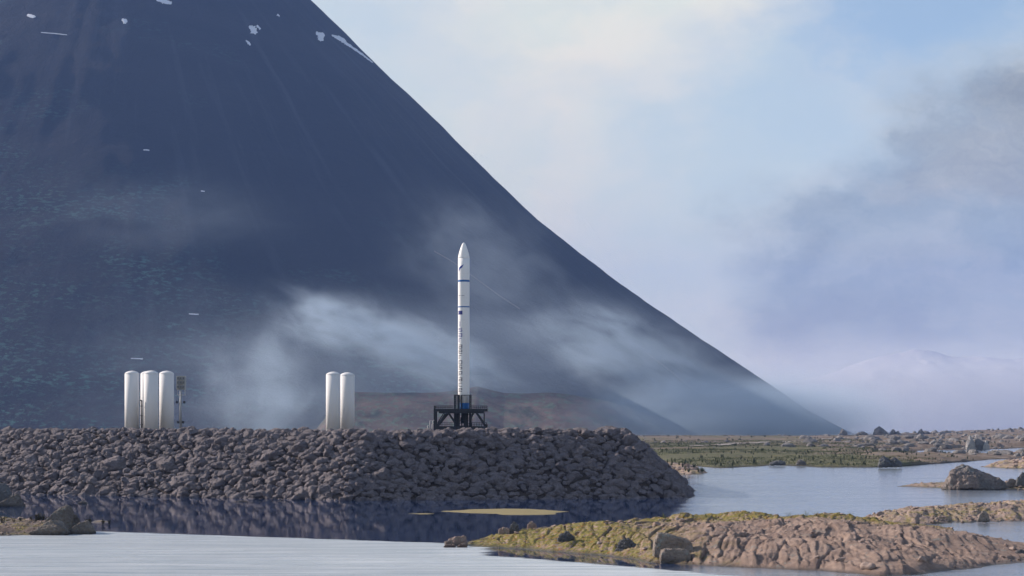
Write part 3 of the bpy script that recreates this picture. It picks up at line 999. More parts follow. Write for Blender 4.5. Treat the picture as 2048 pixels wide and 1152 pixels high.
def make_tank(label, px, ptop, D, group, rpx=14.4):
    s = FPX / D
    Rt = rpx / s
    zt = CH + (HZ - ptop) / s - ZB + .25
    o = empty('storage_tank', ((px - 1024) / s, D, ZB - .25))
    tag(o, label, 'tank', group)
    zs = zt - .52
    MB().lathe([(Rt, 0.0), (Rt, zs * .5), (Rt, zs)], n=56).build('shell', M['tank'], o, True)
    dome = [(Rt, 0.0), (Rt * .985, .06), (Rt * .93, .15), (Rt * .80, .27), (Rt * .6, .385), (Rt * .35, .475), (Rt * .12, .515), (.02, .52)]
    MB().lathe([(a, zs + b) for a, b in dome], n=56).build('dome', M['tank'], o, True)
    MB().lathe([(Rt + .004, zs - .04), (Rt + .018, zs - .01), (Rt + .004, zs + .02)], n=56, cap=False).build('weld_seam', M['tank'], o, True)
    MB().tube((0, 0, zs + .5), (0, 0, zs + .62), .06, 10).build('vent', M['grey'], o)
    MB().lathe([(Rt + .12, 0.0), (Rt + .12, .22), (Rt + .01, .22)], n=56).build('base_ring', M['grey'], o)
    m_ = MB()
    for z in np.arange(.4, zs, .33): m_.bar((-.2, Rt + .16, z), (.2, Rt + .16, z), .03)
    for x in (-.22, .22): m_.bar((x, Rt + .16, .1), (x, Rt + .16, zs + .1), .04)
    m_.build('ladder', M['grey'], o)
    return o


g1 = 'white storage tanks in the left cluster'
make_tank('white storage tank standing alone at the left end of the left cluster', 264, 741.5, 330, g1)
tk2 = make_tank('white tank mostly hidden behind the middle tank with a pipe on its side', 295.5, 742, 336, g1, 14.2)
make_tank('white storage tank in the middle front of the left cluster', 302.3, 741, 328, g1)
make_tank('white storage tank nearest the floodlight mast', 333.3, 741.5, 332, g1)
g2 = 'pair of white storage tanks left of the rocket'
make_tank('left tank of the pair standing between mist and rocket', 666.4, 743.3, 330, g2)
make_tank('right tank of the pair nearest the rocket', 694.7, 744.6, 334, g2)
pp_ = empty('standpipe', ((285.0 - 1024) / FPX * 328, 328 - .7, ZB))
tag(pp_, 'dark vertical pipe between the left tank and the middle tank', 'pipe')
s_ = FPX / 328
MB().tube((0, 0, -.2), (0, 0, 60 / s_), .13, 10).build('riser', M['steel'], pp_, True)
MB().tube((0, 0, 60 / s_), (-.35, 0, 61 / s_), .11, 10).build('elbow', M['steel'], pp_, True)
for k in (12, 30, 49): MB().tube((0, 0, k / s_ - .06), (0, 0, k / s_ + .06), .2, 10).build('flange', M['steel'], pp_)

# ------------------------------------------------------------------ floodlight mast
DM = 322.0; s_ = FPX / DM
mast = empty('floodlight_mast', ((361.5 - 1024) / s_, DM, ZB))
tag(mast, 'grey floodlight mast with nine square lamps beside the white tanks', 'floodlight mast')
mz = lambda py: CH + (HZ - py) / s_ - ZB
mx = lambda px: (px - 361.5) / s_
MB().tube((0, 0, -.3), (0, 0, mz(778)), .24, 14, .15).build('pole', M['grey'], mast, True)
MB().bar((mx(358.7), -.2, mz(846)), (mx(358.7), -.2, mz(796)), .06).build('cable', M['steel'], mast)
m = MB()
for x in (mx(353.5), mx(371.5)): m.bar((x, 0, mz(779)), (x, 0, mz(752.5)), .10)
for py in (752.5, 761, 770, 779, 790): m.bar((mx(353.5), 0, mz(py)), (mx(371.5), 0, mz(py)), .09)
m.bar((mx(355), 0, mz(779)), (mx(355), 0, mz(790)), .08); m.bar((mx(370), 0, mz(779)), (mx(370), 0, mz(790)), .08)
m.box((0, .12, mz(765.5)), (1.35, .05, 2.1)); m.build('lamp_frame', M['pipe'], mast)
for py in (756.8, 765.2, 773.8):
    for px in (356.3, 361.7, 367.3):
        f = MB().box((mx(px), -.14, mz(py)), (.38, .26, .5)).build('floodlight', M['grey'], mast)
        MB().box((mx(px), -.275, mz(py)), (.27, .02, .36)).build('lens', M['lens'], f)
for py, half in ((804.5, 7.2), (844.5, 5.0)):
    MB().bar((mx(361.5 - half), 0, mz(py)), (mx(361.5 + half), 0, mz(py)), .05).build('side_arm', M['grey'], mast)
    for sgn in (-1, 1):
        MB().tube((mx(361.5 + sgn * half), .12, mz(py)), (mx(361.5 + sgn * half), -.16, mz(py)), .16, 12, .22).build('round_lamp', M['steel'], mast)

# pale bent vent pipes on the crest left of the launch table
vp = empty('vent_pipe_cluster', (rx_(862), 333, ZB - .1)); tag(vp, 'small pale cluster of bent vent pipes left of the launch table', 'vent pipes')
for k, (x, hgt, lean) in enumerate(((-.25, .9, -.25), (.05, 1.75, .12), (.35, 1.2, .3), (.6, 1.8, -.1))):
    MB().tube((x, .1 * k, -.2), (x + lean * .3, .1 * k, hgt), .045, 8).tube((x + lean * .3, .1 * k, hgt), (x + lean * .3 + .3, .1 * k, hgt + .08), .04, 8).build('pipe', M['pipe'], vp, True)

# ------------------------------------------------------------------ near shores (bedrock islands)


def cells(x, y, seed=0):
    """voronoi cells: random value, tilt and distance to the nearest joint"""
    x0, y0 = np.floor(x).astype(np.int64), np.floor(y).astype(np.int64)
    f1 = np.full(x.shape, 9.0); f2 = np.full(x.shape, 9.0); h1 = np.zeros(x.shape); tx = np.zeros(x.shape); ty = np.zeros(x.shape)
    for i in (-1, 0, 1):
        for j in (-1, 0, 1):
            cx, cy = x0 + i, y0 + j
            dx = x - cx - _h(cx, cy, 11 + seed); dy = y - cy - _h(cx, cy, 23 + seed)
            d = np.hypot(dx, dy); hh = _h(cx, cy, 37 + seed)
            near = d < f1
            f2 = np.where(near, f1, np.minimum(f2, d))
            h1 = np.where(near, hh, h1); tx = np.where(near, dx, tx); ty = np.where(near, dy, ty)
            f1 = np.where(near, d, f1)
    return h1 - .5, tx, ty, f2 - f1


def island(name, label, outline, H, wdt, res, mat, fn=None, kind='structure', strata=.16, margin=1.2):
    P = [ground(*q) for q in outline]
    A = np.array(P); x0, y0 = A.min(0) - margin; x1, y1 = A.max(0) + margin

    def hf(x, y):
        d = poly_sd(x, y, P) + .7 * fbm(x * .35, y * .35, octv=4) * min(1.0, wdt / 3)
        z = np.where(d > 0, H * (1 - np.exp(-np.clip(d, 0, 50) / wdt)), d * .35)
        ins = sstep(-.3, 1.5, d)
        z = z + ins * (H * .42 * fbm(x * .15, y * .10, octv=4))
        # jointed bedrock: slabs of different height and tilt, split by open cracks, drawn out along the strike
        wq = x - y * .12 + .9 * fbm(x * .2, y * .09, octv=3); wy = y + 1.5 * fbm(x * .15 + 9, y * .15, octv=3)
        h1, tx, ty, e1 = cells(wq / 1.35 + .5 * fbm(x * .5, y * .2, octv=2), wy / 8.5)
        h2, sx_, sy_, e2 = cells(wq / .42 + 30, wy / 4.0, 5)
        z = z + ins * strata * (1.0 * h1 + .75 * (h1 * 3 % 1) * tx + .35 * h2 + .5 * sx_ * (.4 + h2))
        jm = sstep(-.35, .35, fbm(x * .3 + 70, y * .12, octv=3))
        z = z - ins * strata * (.15 + jm) * (.9 * np.exp(-np.clip(e1, 0, 1) * 16) + .35 * np.exp(-np.clip(e2, 0, 1) * 12))
        z = z + ins * strata * .42 * fbm(wq * 2.2, y * .35, octv=4, gain=.65, ridged=True)
        if fn is not None: z = fn(x, y, z, d)
        return z
    nx_, ny_ = int((x1 - x0) / res) + 1, int((y1 - y0) / res) + 1
    X, Y = np.meshgrid(np.linspace(x0, x1, nx_), np.linspace(y0, y1, ny_), indexing='ij')
    Z = np.maximum(hf(X, Y), -1.5)
    o = link_mesh(name, np_mesh(name, np.stack([X.ravel(), Y.ravel(), Z.ravel()], 1), grid_faces(nx_, ny_)), mat)
    tag(o, label, kind=kind)
    print(name, nx_ * ny_)
    return hf, P


# shore material with moss / kelp zones
def mat_shore(name, mossy, base1=(.235, .165, .13), base2=(.34, .25, .20)):
    m, t = new_mat(name)
    g = t.n('ShaderNodeNewGeometry'); pos = g.outputs['Position']
    sep = t.n('ShaderNodeSeparateXYZ', {0: pos})
    a = t.noise(pos, .5, 6, .6, .4); b = t.noise(pos, 3.0, 7, .7); f = t.noise(pos, 11.0, 5, .7)
    c = t.mix(t.ramp(a, [(.4, 0.0), (.62, 1.0)]), base1, base2)
    c = t.mix(t.ramp(b, [(.46, 0.0), (.70, .75)]), c, (.16, .115, .10))
    c = t.mix(t.ramp(f, [(.5, 0.0), (.75, .3)]), c, (.42, .34, .29))
    c = t.mix(t.ramp(t.noise(pos, .9, 8, .72, .6), [(.58, 0.0), (.64, .8)]), c, (.20, .215, .20))
    up = t.n('ShaderNodeSeparateXYZ', {0: g.outputs['Normal']}).outputs[2]
    mz_ = mossy(t, sep, a)
    mk = t.math('MULTIPLY', mz_, t.ramp(t.math('ADD', t.noise(pos, 1.7, 6, .65), t.math('MULTIPLY', t.math('SUBTRACT', up, .9), .8)), [(.42, 0.0), (.52, 1.0)]))
    mc = t.mix(t.ramp(t.noise(pos, 4.0, 4, .6), [(.35, 0.0), (.65, 1.0)]), (.11, .10, .03), (.33, .27, .06))
    mc = t.mix(t.ramp(t.noise(pos, 2.3, 4, .6, .6), [(.56, 0.0), (.62, .9)]), mc, (.30, .12, .03))
    mc = t.mix(t.ramp(t.noise(pos, 7.0, 3, .6), [(.52, 0.0), (.6, .7)]), mc, (.07, .10, .03))
    c = t.mix(mk, c, mc)
    zz = t.math('ADD', sep.outputs[2], t.math('MULTIPLY', t.math('SUBTRACT', b, .5), .3))
    wf = t.n('ShaderNodeMapRange', {0: zz, 1: .02, 2: .22, 3: 1.0, 4: 0.0}).outputs[0]
    c = t.mix(t.math('MULTIPLY', wf, .75), c, (.03, .024, .018))
    rough = t.n('ShaderNodeMapRange', {0: wf, 3: .93, 4: .35}).outputs[0]
    finish(t, c, rough, bump=t.math('ADD', t.noise(pos, 5.0, 9, .74), t.math('MULTIPLY', f, .3)), bdist=.14, bstr=1.0, spec=.25)
    return m


def moss_near(t, sep, a):
    # thick on the low left end, and along the back of the ridge
    l = t.n('ShaderNodeMapRange', {0: t.math('ADD', sep.outputs[0], t.math('MULTIPLY', t.math('SUBTRACT', a, .5), 14.0)), 1: 8.0, 2: 15.0, 3: 1.0, 4: 0.0}).outputs[0]
    b = t.n('ShaderNodeMapRange', {0: t.math('ADD', sep.outputs[1], t.math('MULTIPLY', t.math('SUBTRACT', a, .5), 22.0)), 1: 164.0, 2: 169.0, 3: 0.0, 4: 1.0}).outputs[0]
    return t.math('MAXIMUM', l, b)


def moss_some(t, sep, a):
    return t.ramp(a, [(.45, 0.0), (.6, .8)])


M['near_shore'] = mat_shore('near_shore_ground', moss_near)
M['left_shore'] = mat_shore('left_shore_ground', moss_some, (.105, .08, .07), (.16, .125, .105))
M['left_rock'] = mat_rock('left_rock', (.15, .13, .115), (.22, .195, .17), (.08, .07, .065), 1.5, .3, lichen=(.20, .22, .20), wet=True)  # darker boulder stone: the shade of backlit faces is put into the colour
M['some_shore'] = mat_shore('far_shore_ground', moss_some, (.30, .225, .19), (.42, .32, .27))

oA = [(915, 1088), (950, 1093), (1040, 1098), (1130, 1104), (1220, 1112), (1300, 1126), (1400, 1131), (1520, 1136), (1620, 1141), (1700, 1148), (1760, 1153), (1830, 1149), (1900, 1141), (1990, 1131), (2070, 1122), (2140, 1112),
      (2120, 1100), (2040, 1090), (1960, 1078), (1900, 1066), (1800, 1058), (1600, 1051), (1450, 1049), (1300, 1053), (1180, 1060), (1080, 1066), (1000, 1072), (950, 1080)]


def fA(x, y, z, d):
    px = 1024 + x / y * FPX
    z = z * np.interp(px, [900, 1000, 1100, 1250, 1400, 1700, 1850, 1960, 2060], [.45, .75, .85, .95, 1.05, 1.0, .95, .75, .5])
    return z


hA, pA = island('near_shore', 'pinkish brown ribbed bedrock shore with yellow moss in the right foreground', oA, 1.75, 5.5, .10, M['near_shore'], fA, strata=.20)
oB = [(1700, 1041), (1780, 1047), (1850, 1050), (1930, 1046), (2050, 1043), (2200, 1040), (2200, 1018), (2048, 1016), (1960, 1019), (1860, 1024), (1760, 1033)]
hB, pB = island('middle_shore', 'low brown rocky spit behind the foreground shore at the right', oB, 1.35, 4.5, .16, M['some_shore'], strata=.22)
oC = [(-60, 1074), (0, 1072), (60, 1071), (110, 1069), (165, 1066), (185, 1060), (150, 1052), (80, 1046), (0, 1040), (-60, 1038)]
hC, pC = island('left_shore', 'small brown rock shore at the left edge with weeds', oC, 1.1, 3.0, .11, M['left_shore'], strata=.12)
oI = [(1795, 973), (1850, 975), (1905, 978), (1990, 980), (2100, 982), (2200, 975), (2200, 955), (2060, 962), (1960, 968), (1890, 969), (1840, 970)]
hI, pI = island('boulder_shore', 'thin weedy spit running to the big rounded boulder', oI, .75, 5.0, .28, M['some_shore'], strata=.12, margin=2)
oK = [(1960, 934), (2010, 937), (2100, 938), (2250, 935), (2250, 920), (2048, 923), (1995, 927)]
hK, pK = island('stony_spit', 'stony brown spit entering from the right edge in the lagoon', oK, 2.2, 12.0, .5, M['some_shore'], strata=.3, margin=3)
oH = [(1300, 930), (1330, 944), (1370, 949), (1400, 950), (1416, 945), (1395, 938), (1350, 930), (1320, 926)]
hH, pH = island('weedy_islet', 'dark weedy islet just behind the tip of the embankment', oH, 1.5, 6.0, .35, M['some_shore'], strata=.2, margin=2)
# sand shoals barely above the water
msd, t = new_mat('shoal_sand')
pos = t.n('ShaderNodeNewGeometry').outputs['Position']
finish(t, t.mix(t.noise(pos, .8, 6, .65), (.20, .165, .07), (.29, .24, .12)), .85, bump=t.noise(pos, 3, 6, .6), bdist=.05)


def shoal(label, outline, top=.07):
    P = [ground(*q) for q in outline]; A = np.array(P); x0, y0 = A.min(0) - .6; x1, y1 = A.max(0) + .6
    X, Y = np.meshgrid(np.linspace(x0, x1, 150), np.linspace(y0, y1, 90), indexing='ij')
    d = poly_sd(X, Y, P) + .45 * fbm(X * .5, Y * .35, octv=4)
    Z = np.where(d > 0, top * (1 - np.exp(-d / .8)) + .01, d * .15) + .012 * fbm(X * 2, Y * 2, octv=3)
    tag(link_mesh('shoal', np_mesh('shoal', np.stack([X.ravel(), Y.ravel(), Z.ravel()], 1), grid_faces(150, 90)), msd), label, kind='structure')


shoal('long flat golden sand shoal in the calm water below the embankment', [(884, 1022.5), (940, 1019), (1010, 1017.5), (1060, 1018), (1135, 1023), (1105, 1025.5), (1115, 1028.5), (1060, 1030), (1010, 1029.5), (990, 1027.5), (930, 1025.5)])
shoal('tiny sand shoal left of the long golden one', [(818, 1027.3), (850, 1026.6), (872, 1027.4), (845, 1028.6)], .04)

# ------------------------------------------------------------------ individual rocks


def px_hull(name, label, D, base_py, corners, depth, mat, cat='rock', group=None, rough=.07, seed=1, skew=.25):
    """a rock whose front outline is given in pixels; corners: (px, py, yfrac) at distance D"""
    s = FPX / D
    cx_ = sum(c[0] for c in corners) / len(corners)
    rr = np.random.RandomState(seed)
    pts = []
    for (px, py, yf) in corners:
        pts.append(((px - cx_) / s, yf * depth, (base_py - py) / s))
    o = hull_rock(name, pts, mat, rough=rough, seed=seed)
    zb = CH + (HZ - base_py) / s
    o.location = ((cx_ - 1024) / s, D, zb)
    if seed in (5, 6, 7, 8, 9): o.scale = (1.08, 1, 1.18)
    tag(o, label, cat, group)
    return o


# big split block on the near shore
px_hull('rock', 'tall angular split block, largest stone on the near shore', 139, 1126, [(1309, 1130, 0), (1308, 1100, .1), (1318, 1068, .3), (1345, 1072, .25), (1386, 1086, .35), (1386, 1118, .2), (1384, 1130, .3), (1320, 1066, .7), (1375, 1080, .9), (1312, 1128, 1), (1385, 1128, 1), (1310, 1090, .8)], 2.2, M['boulder'], rough=.09, seed=2)
px_hull('rock', 'lower slab leaning against the front of the tall split block', 136.8, 1132, [(1320, 1136, 0), (1323, 1108, .1), (1330, 1099, .3), (1368, 1099, .3), (1383, 1112, .2), (1383, 1136, 0), (1325, 1100, 1), (1378, 1102, 1), (1320, 1136, 1), (1383, 1136, 1)], 1.2, M['boulder'], rough=.07, seed=3)
# left island wedges
px_hull('rock', 'steep wedge shaped grey rock, tallest on the left shore', 176, 1068, [(85, 1068, .2), (90, 1045, .2), (105, 1030, .4), (128, 1021, .5), (134, 1024, .6), (134, 1068, .2), (130, 1070, 0), (88, 1068, 1), (133, 1066, 1), (120, 1022, .7)], 3.2, M['left_rock'], rough=.09, seed=5)
px_hull('rock', 'low dark slanting slab in front of the steep wedge', 173, 1071, [(60, 1066, .1), (66, 1074, .1), (98, 1046, .3), (115, 1056, 0), (132, 1062, 0), (132, 1074, .1), (75, 1072, 1), (110, 1048, 1), (130, 1070, 1)], 2.2, M['left_rock'], rough=.07, seed=6)
px_hull('rock', 'pale pointed stone behind the end of the left shore', 178, 1064, [(136, 1066, 0), (137, 1044, .3), (144, 1034, .5), (150, 1036, .5), (158, 1048, .3), (157, 1066, 0), (138, 1064, 1), (156, 1064, 1), (147, 1035, .8)], 1.6, M['left_rock'], rough=.06, seed=7)
px_hull('rock', 'rounded dark slab forming the tip of the left shore', 174, 1068, [(136, 1064, .2), (150, 1052, .3), (168, 1047, .5), (178, 1053, .4), (184, 1063, .3), (176, 1072, .2), (140, 1072, .1), (140, 1070, 1), (180, 1070, 1), (165, 1048, .8)], 2.4, M['left_rock'], rough=.07, seed=8)
px_hull('rock', 'pale pyramid stone standing in the water at the left edge', 236, 1017, [(-14, 1019, .2), (0, 1007, .2), (22, 994, .4), (29, 992, .5), (37, 1006, .4), (40, 1019, .1), (-10, 1018, 1), (38, 1018, 1), (26, 993, .7)], 3.2, M['left_rock'], rough=.1, seed=9)
px_hull('rock', 'big dark rock cut by the left edge behind the pyramid stone', 244, 1012, [(-40, 1013, .2), (-38, 975, .3), (-10, 966, .5), (4, 972, .4), (14, 985, .2), (20, 994, .2), (20, 1013, .2), (-36, 1012, 1), (18, 1010, 1), (0, 970, .8)], 4, M['dark_rock'], rough=.12, seed=10)
px_hull('rock', 'flat dark ledge beside the pyramid stone', 237, 1018, [(36, 1019, 0), (38, 1013, .4), (48, 1015.5, .4), (55, 1018.4, .4), (52, 1019.5, .2), (38, 1019, 1), (50, 1019, 1)], 1.2, M['dark_rock'], rough=.03, seed=11)
# small rocks in the calm water
px_hull('rock', 'small pale green tinted rock alone in the calm water', 245, 1011, [(151, 1013, .3), (155, 1007, .3), (163, 1002.5, .5), (170, 1003, .5), (173, 1008, .4), (174, 1013, .3), (155, 1012, 1), (172, 1012, 1)], 1.2, M['boulder'], rough=.07, seed=12)
px_hull('rock', 'flat pale rock lying in the water at the embankment foot', 251, 1005, [(465, 1007, .3), (469, 1003, .3), (480, 1001.2, .5), (494, 1001.5, .5), (496, 1005, .3), (490, 1007, .3), (470, 1006, 1), (493, 1006, 1)], 1.0, M['shore'], rough=.06, seed=13)
px_hull('rock', 'tiny rock in the water right of the flat pale rock', 253, 1004, [(550, 1006, .3), (553, 1003, .3), (561, 1001.5, .5), (569, 1003.5, .3), (569, 1006, .3), (553, 1005, 1), (567, 1005, 1)], .8, M['shore'], rough=.05, seed=14)
# rocks at the left tip of the near shore
px_hull('rock', 'double humped stone at the left tip of the near shore', 157, 1088, [(890, 1092, .3), (891, 1083, .3), (900, 1077, .5), (912, 1074, .5), (922, 1077, .4), (931, 1073, .5), (934, 1086, .3), (932, 1092, .3), (893, 1090, 1), (932, 1088, 1)], 1.6, M['shore'], rough=.11, seed=15)
px_hull('rock', 'low flat stone in the water in front of the double humped stone', 155, 1093, [(886, 1095, .3), (890, 1090, .3), (905, 1088.5, .5), (912, 1092, .3), (910, 1095, .3), (890, 1094, 1), (910, 1094, 1)], .9, M['shore'], rough=.05, seed=16)
px_hull('rock', 'small slanted stone between the tip and the mossy slope', 155, 1094, [(913, 1096, .3), (920, 1089, .4), (930, 1086.5, .5), (934, 1091, .4), (933, 1096, .3), (915, 1095, 1), (932, 1095, 1)], .9, M['shore'], rough=.06, seed=17)
px_hull('rock', 'pointed stone standing on the mossy crest', 163, 1066, [(1018, 1068, .2), (1020, 1054, .3), (1026, 1044, .5), (1031, 1042.5, .5), (1037, 1052, .3), (1038, 1068, .2), (1020, 1066, 1), (1037, 1066, 1)], 1.0, M['dark_rock'], rough=.07, seed=18)
px_hull('rock', 'low boulder left of the pointed stone on the mossy crest', 162, 1066, [(996, 1068, .2), (998, 1058, .3), (1008, 1054, .5), (1018, 1058, .3), (1018, 1068, .2), (998, 1066, 1), (1016, 1066, 1)], 1.0, M['shore'], rough=.06, seed=19)
px_hull('rock', 'small peaked stone right of the pointed stone', 166, 1062, [(1054, 1064, .2), (1056, 1048, .3), (1063, 1042.5, .5), (1072, 1048, .4), (1074, 1064, .2), (1056, 1062, 1), (1072, 1062, 1)], 1.0, M['shore'], rough=.06, seed=20)
px_hull('rock', 'grey green lichened outcrop in the middle of the mossy slope', 152, 1096, [(1112, 1100, .2), (1116, 1076, .3), (1124, 1066, .5), (1136, 1062, .5), (1148, 1074, .4), (1152, 1100, .2), (1116, 1098, 1), (1150, 1098, 1)], 1.8, M['dark_rock'], rough=.12, seed=21)
px_hull('rock', 'lumpy lichened outcrop between the moss and the split block', 145, 1112, [(1232, 1118, .2), (1236, 1092, .3), (1246, 1080, .5), (1262, 1078, .5), (1274, 1088, .4), (1276, 1118, .2), (1236, 1116, 1), (1274, 1116, 1)], 2.0, M['dark_rock'], rough=.14, seed=22)
px_hull('rock', 'long dark slab lying across the mossy ridge', 161, 1078, [(1150, 1082, .2), (1170, 1070, .3), (1200, 1060, .5), (1216, 1054, .5), (1214, 1064, .3), (1180, 1078, .2), (1160, 1080, 1), (1208, 1060, 1)], 1.0, M['dark_rock'], rough=.06, seed=23)
px_hull('rock', 'pale brown rib of stone on the mossy crest', 165, 1062, [(1056, 1066, .2), (1064, 1058, .3), (1100, 1054, .5), (1114, 1058, .4), (1112, 1066, .2), (1064, 1064, 1), (1110, 1064, 1)], 1.3, M['shore'], rough=.07, seed=24)
px_hull('rock', 'lone pale block on the middle of the ribbed shore', 148, 1085, [(1505, 1094, .2), (1506, 1086, .3), (1512, 1082, .5), (1522, 1088, .4), (1524, 1096, .2), (1508, 1094, 1), (1522, 1094, 1)], .8, M['shore'], rough=.05, seed=25)
px_hull('rock', 'knobbly pale outcrop high on the ribbed shore', 158, 1068, [(1660, 1074, .2), (1664, 1056, .3), (1672, 1052, .5), (1688, 1058, .5), (1698, 1068, .4), (1700, 1076, .2), (1664, 1074, 1), (1696, 1074, 1)], 1.4, M['shore'], rough=.1, seed=26)
px_hull('rock', 'pale stone lump low on the right of the ribbed shore', 140, 1124, [(1868, 1134, .2), (1872, 1122, .3), (1882, 1116, .5), (1892, 1120, .4), (1896, 1134, .2), (1872, 1132, 1), (1894, 1132, 1)], 1.0, M['shore'], rough=.08, seed=27)
px_hull('rock', 'dark rock cut by the right edge at the end of the near shore', 143, 1118, [(2028, 1124, .2), (2034, 1106, .3), (2048, 1100, .5), (2070, 1104, .5), (2080, 1124, .2), (2034, 1122, 1), (2078, 1122, 1)], 1.8, M['dark_rock'], rough=.1, seed=28)
px_hull('rock', 'pale conical stone on the middle spit', 195, 1040, [(1956, 1044, .2), (1962, 1028, .3), (1970, 1021, .5), (1977, 1026, .4), (1982, 1044, .2), (1960, 1042, 1), (1980, 1042, 1)], 1.2, M['boulder'], rough=.07, seed=29)
# right side
big = [(1897, 982, .3), (1902, 962, .25), (1912, 944, .35), (1925, 934, .5), (1942, 930, .55), (1955, 933, .5), (1972, 945, .4), (1990, 955, .35), (2010, 963, .35), (2023, 975, .3), (2024, 982, .3), (1935, 978, 0), (1985, 980, .02), (1902, 982, 1), (2018, 982, 1), (1940, 934, .85), (1930, 955, .1), (1960, 950, .15)]
px_hull('rock', 'big rounded grey and pink boulder standing in the lagoon', 299, 981, big, 7, M['big_boulder'], cat='boulder', rough=.34, seed=31)
px_hull('rock', 'pale rounded stone between the big boulder and the right edge', 302, 972, [(2012, 974, .2), (2015, 964, .3), (2024, 957, .5), (2034, 960, .4), (2038, 974, .2), (2015, 972, 1), (2036, 972, 1)], 2, M['boulder'], rough=.1, seed=32)
px_hull('rock', 'dark stone cut by the right edge near the big boulder', 301, 970, [(2034, 972, .2), (2038, 956, .3), (2050, 944, .5), (2066, 950, .4), (2070, 972, .2), (2038, 970, 1), (2066, 970, 1)], 2.5, M['dark_rock'], rough=.12, seed=33)


def stand(name, label, px, w_, h_, base_py, seed, mat, peak=.4, group=None, D=None):
    """a free standing stone on the plain: w_, h_ in pixels"""
    if D is None: D = FPX * (CH - .6) / (base_py - HZ)
    rr = np.random.RandomState(seed)
    cs = [(px - w_ / 2, base_py + 2, .2), (px + w_ / 2, base_py + 2, .2), (px - w_ * .42, base_py - h_ * rr.uniform(.35, .7), .3), (px + w_ * .42, base_py - h_ * rr.uniform(.25, .6), .3),
          (px + w_ * (peak - .5), base_py - h_, .5), (px + w_ * (peak - .35), base_py - h_ * .93, .6), (px - w_ * .4, base_py, 1), (px + w_ * .4, base_py, 1), (px - w_ * .1, base_py - h_ * .6, 0)]
    return px_hull(name, label, D, base_py, cs, w_ * D / FPX * .8, mat, 'rock', group, rough=w_ * D / FPX * .05, seed=seed)


stand('rock', 'tall pale grey standing stone with a flat top on the far shore', 1944, 22, 29, 898, 41, M['pale_rock'], .35)
stand('rock', 'dark flank of broken rock right of the tall standing stone', 1960, 26, 22, 898, 42, M['far_rock'], .3)
stand('rock', 'short pale pointed stone right of the tall standing stone', 1973, 14, 18, 898, 43, M['pale_rock'], .5)
stand('rock', 'dark humped rock with pale left face at the grassy shore', 1775, 34, 20, 932, 44, M['dark_rock'], .3)
stand('rock', 'dark rock just right of the humped shore rock', 1793, 26, 18, 932, 45, M['dark_rock'], .4)
stand('rock', 'low brown rock on the grassy shore near its middle', 1603, 20, 9, 928, 46, M['far_rock'], .4)
stand('rock', 'low flat rock left of the middle of the grassy shore', 1556, 34, 7, 928, 47, M['dark_rock'], .5)
sky_rocks = [(1688, 14, 9, 871, 'pale stone at the foot of the mountain skyline'), (1764, 28, 17, 874, 'largest dark block on the far skyline'), (1788, 16, 11, 874, 'pointed block right of the largest skyline block'),
             (1797, 10, 8, 874, 'small block right of the pointed skyline block'), (1843, 14, 12, 874, 'rounded dark block in the middle of the skyline row'), (1859, 12, 7, 874, 'low block right of the rounded skyline block'),
             (1874, 16, 9, 874, 'dark peaked block on the skyline'), (1895, 16, 8, 873, 'last block of the skyline row before the rising land'), (2022, 16, 8, 868, 'dark knob on the rising land at the right'), (1725, 22, 5, 873, 'low rubble on the skyline left of the largest block')]
for i, (px, w_, h_, by_, lab) in enumerate(sky_rocks):
    stand('rock', lab, px, w_ * 1.15, h_ + 3, by_ - 2, 60 + i, M['far_rock'], .3 + .05 * (i % 5), 'blocks on the far skyline', D=1750)

# scattered loose stones: near shores (things for the larger ones, the rest one mass)
small = [(lambda P, F: (lambda m_: (m_.materials.append(M['shore']), m_)[1])(np_mesh('loose_stone', P, F)))(*rock_verts(300 + i, 3, .3, 9, .9)) for i in range(8)]


def scatter(hf, poly, n_, smin, smax, seed, dmin=.2, zmin=.02):
    rr = np.random.RandomState(seed); A = np.array(poly); out = []
    x0, y0 = A.min(0); x1, y1 = A.max(0)
    while len(out) < n_:
        x = rr.uniform(x0, x1, n_ * 4); y = rr.uniform(y0, y1, n_ * 4)
        d = poly_sd(x, y, poly); ok = (d > dmin) & (np.abs(x / y) < .30); x, y = x[ok], y[ok]
        if not len(x): continue
        z = hf(x, y); ok = z > zmin
        for a, b, c_ in zip(x[ok], y[ok], z[ok]):
            s = smin * (smax / smin) ** (rr.rand() ** 2.2); out.append((a, b, c_, s))
            if len(out) >= n_: break
    return out


for hf, P, n_, mx_, seed, lab in ((hA, pA, 70, .42, 1, 'loose brown stone lying on the near shore'), (hB, pB, 26, .5, 2, 'loose brown stone lying on the middle spit'), (hC, pC, 16, .4, 3, 'loose brown stone lying on the left shore')):
    rr = np.random.RandomState(seed)
    for i, (x, y, z, s) in enumerate(scatter(hf, P, n_, .16, mx_, seed)):
        o = link_mesh('loose_stone', small[i % 8], None, None, (x, y, z + s * .15), (rr.uniform(-.4, .4), rr.uniform(-.4, .4), rr.uniform(0, 6.3)), (s * rr.uniform(.9, 1.5), s, s * rr.uniform(.5, .9)))
        tag(o, lab, 'stone', lab.replace('loose brown stone lying', 'loose stones'))


def rubble(name, pts, mat, sub=2, parent=None, label=None):
    rr = np.random.RandomState(len(pts))
    it = [(x, y, z + s * .1, s * rr.uniform(.9, 1.6), s, s * rr.uniform(.4, .9), rr.uniform(0, 6.3), rr.uniform(-.4, .4)) for x, y, z, s in pts]
    V, F = join_rocks(it, sub, 10, 500, .3, cuts=9)
    o = link_mesh(name, np_mesh(name, V, F, smooth=False), mat); tag(o, label, kind='stuff'); return o


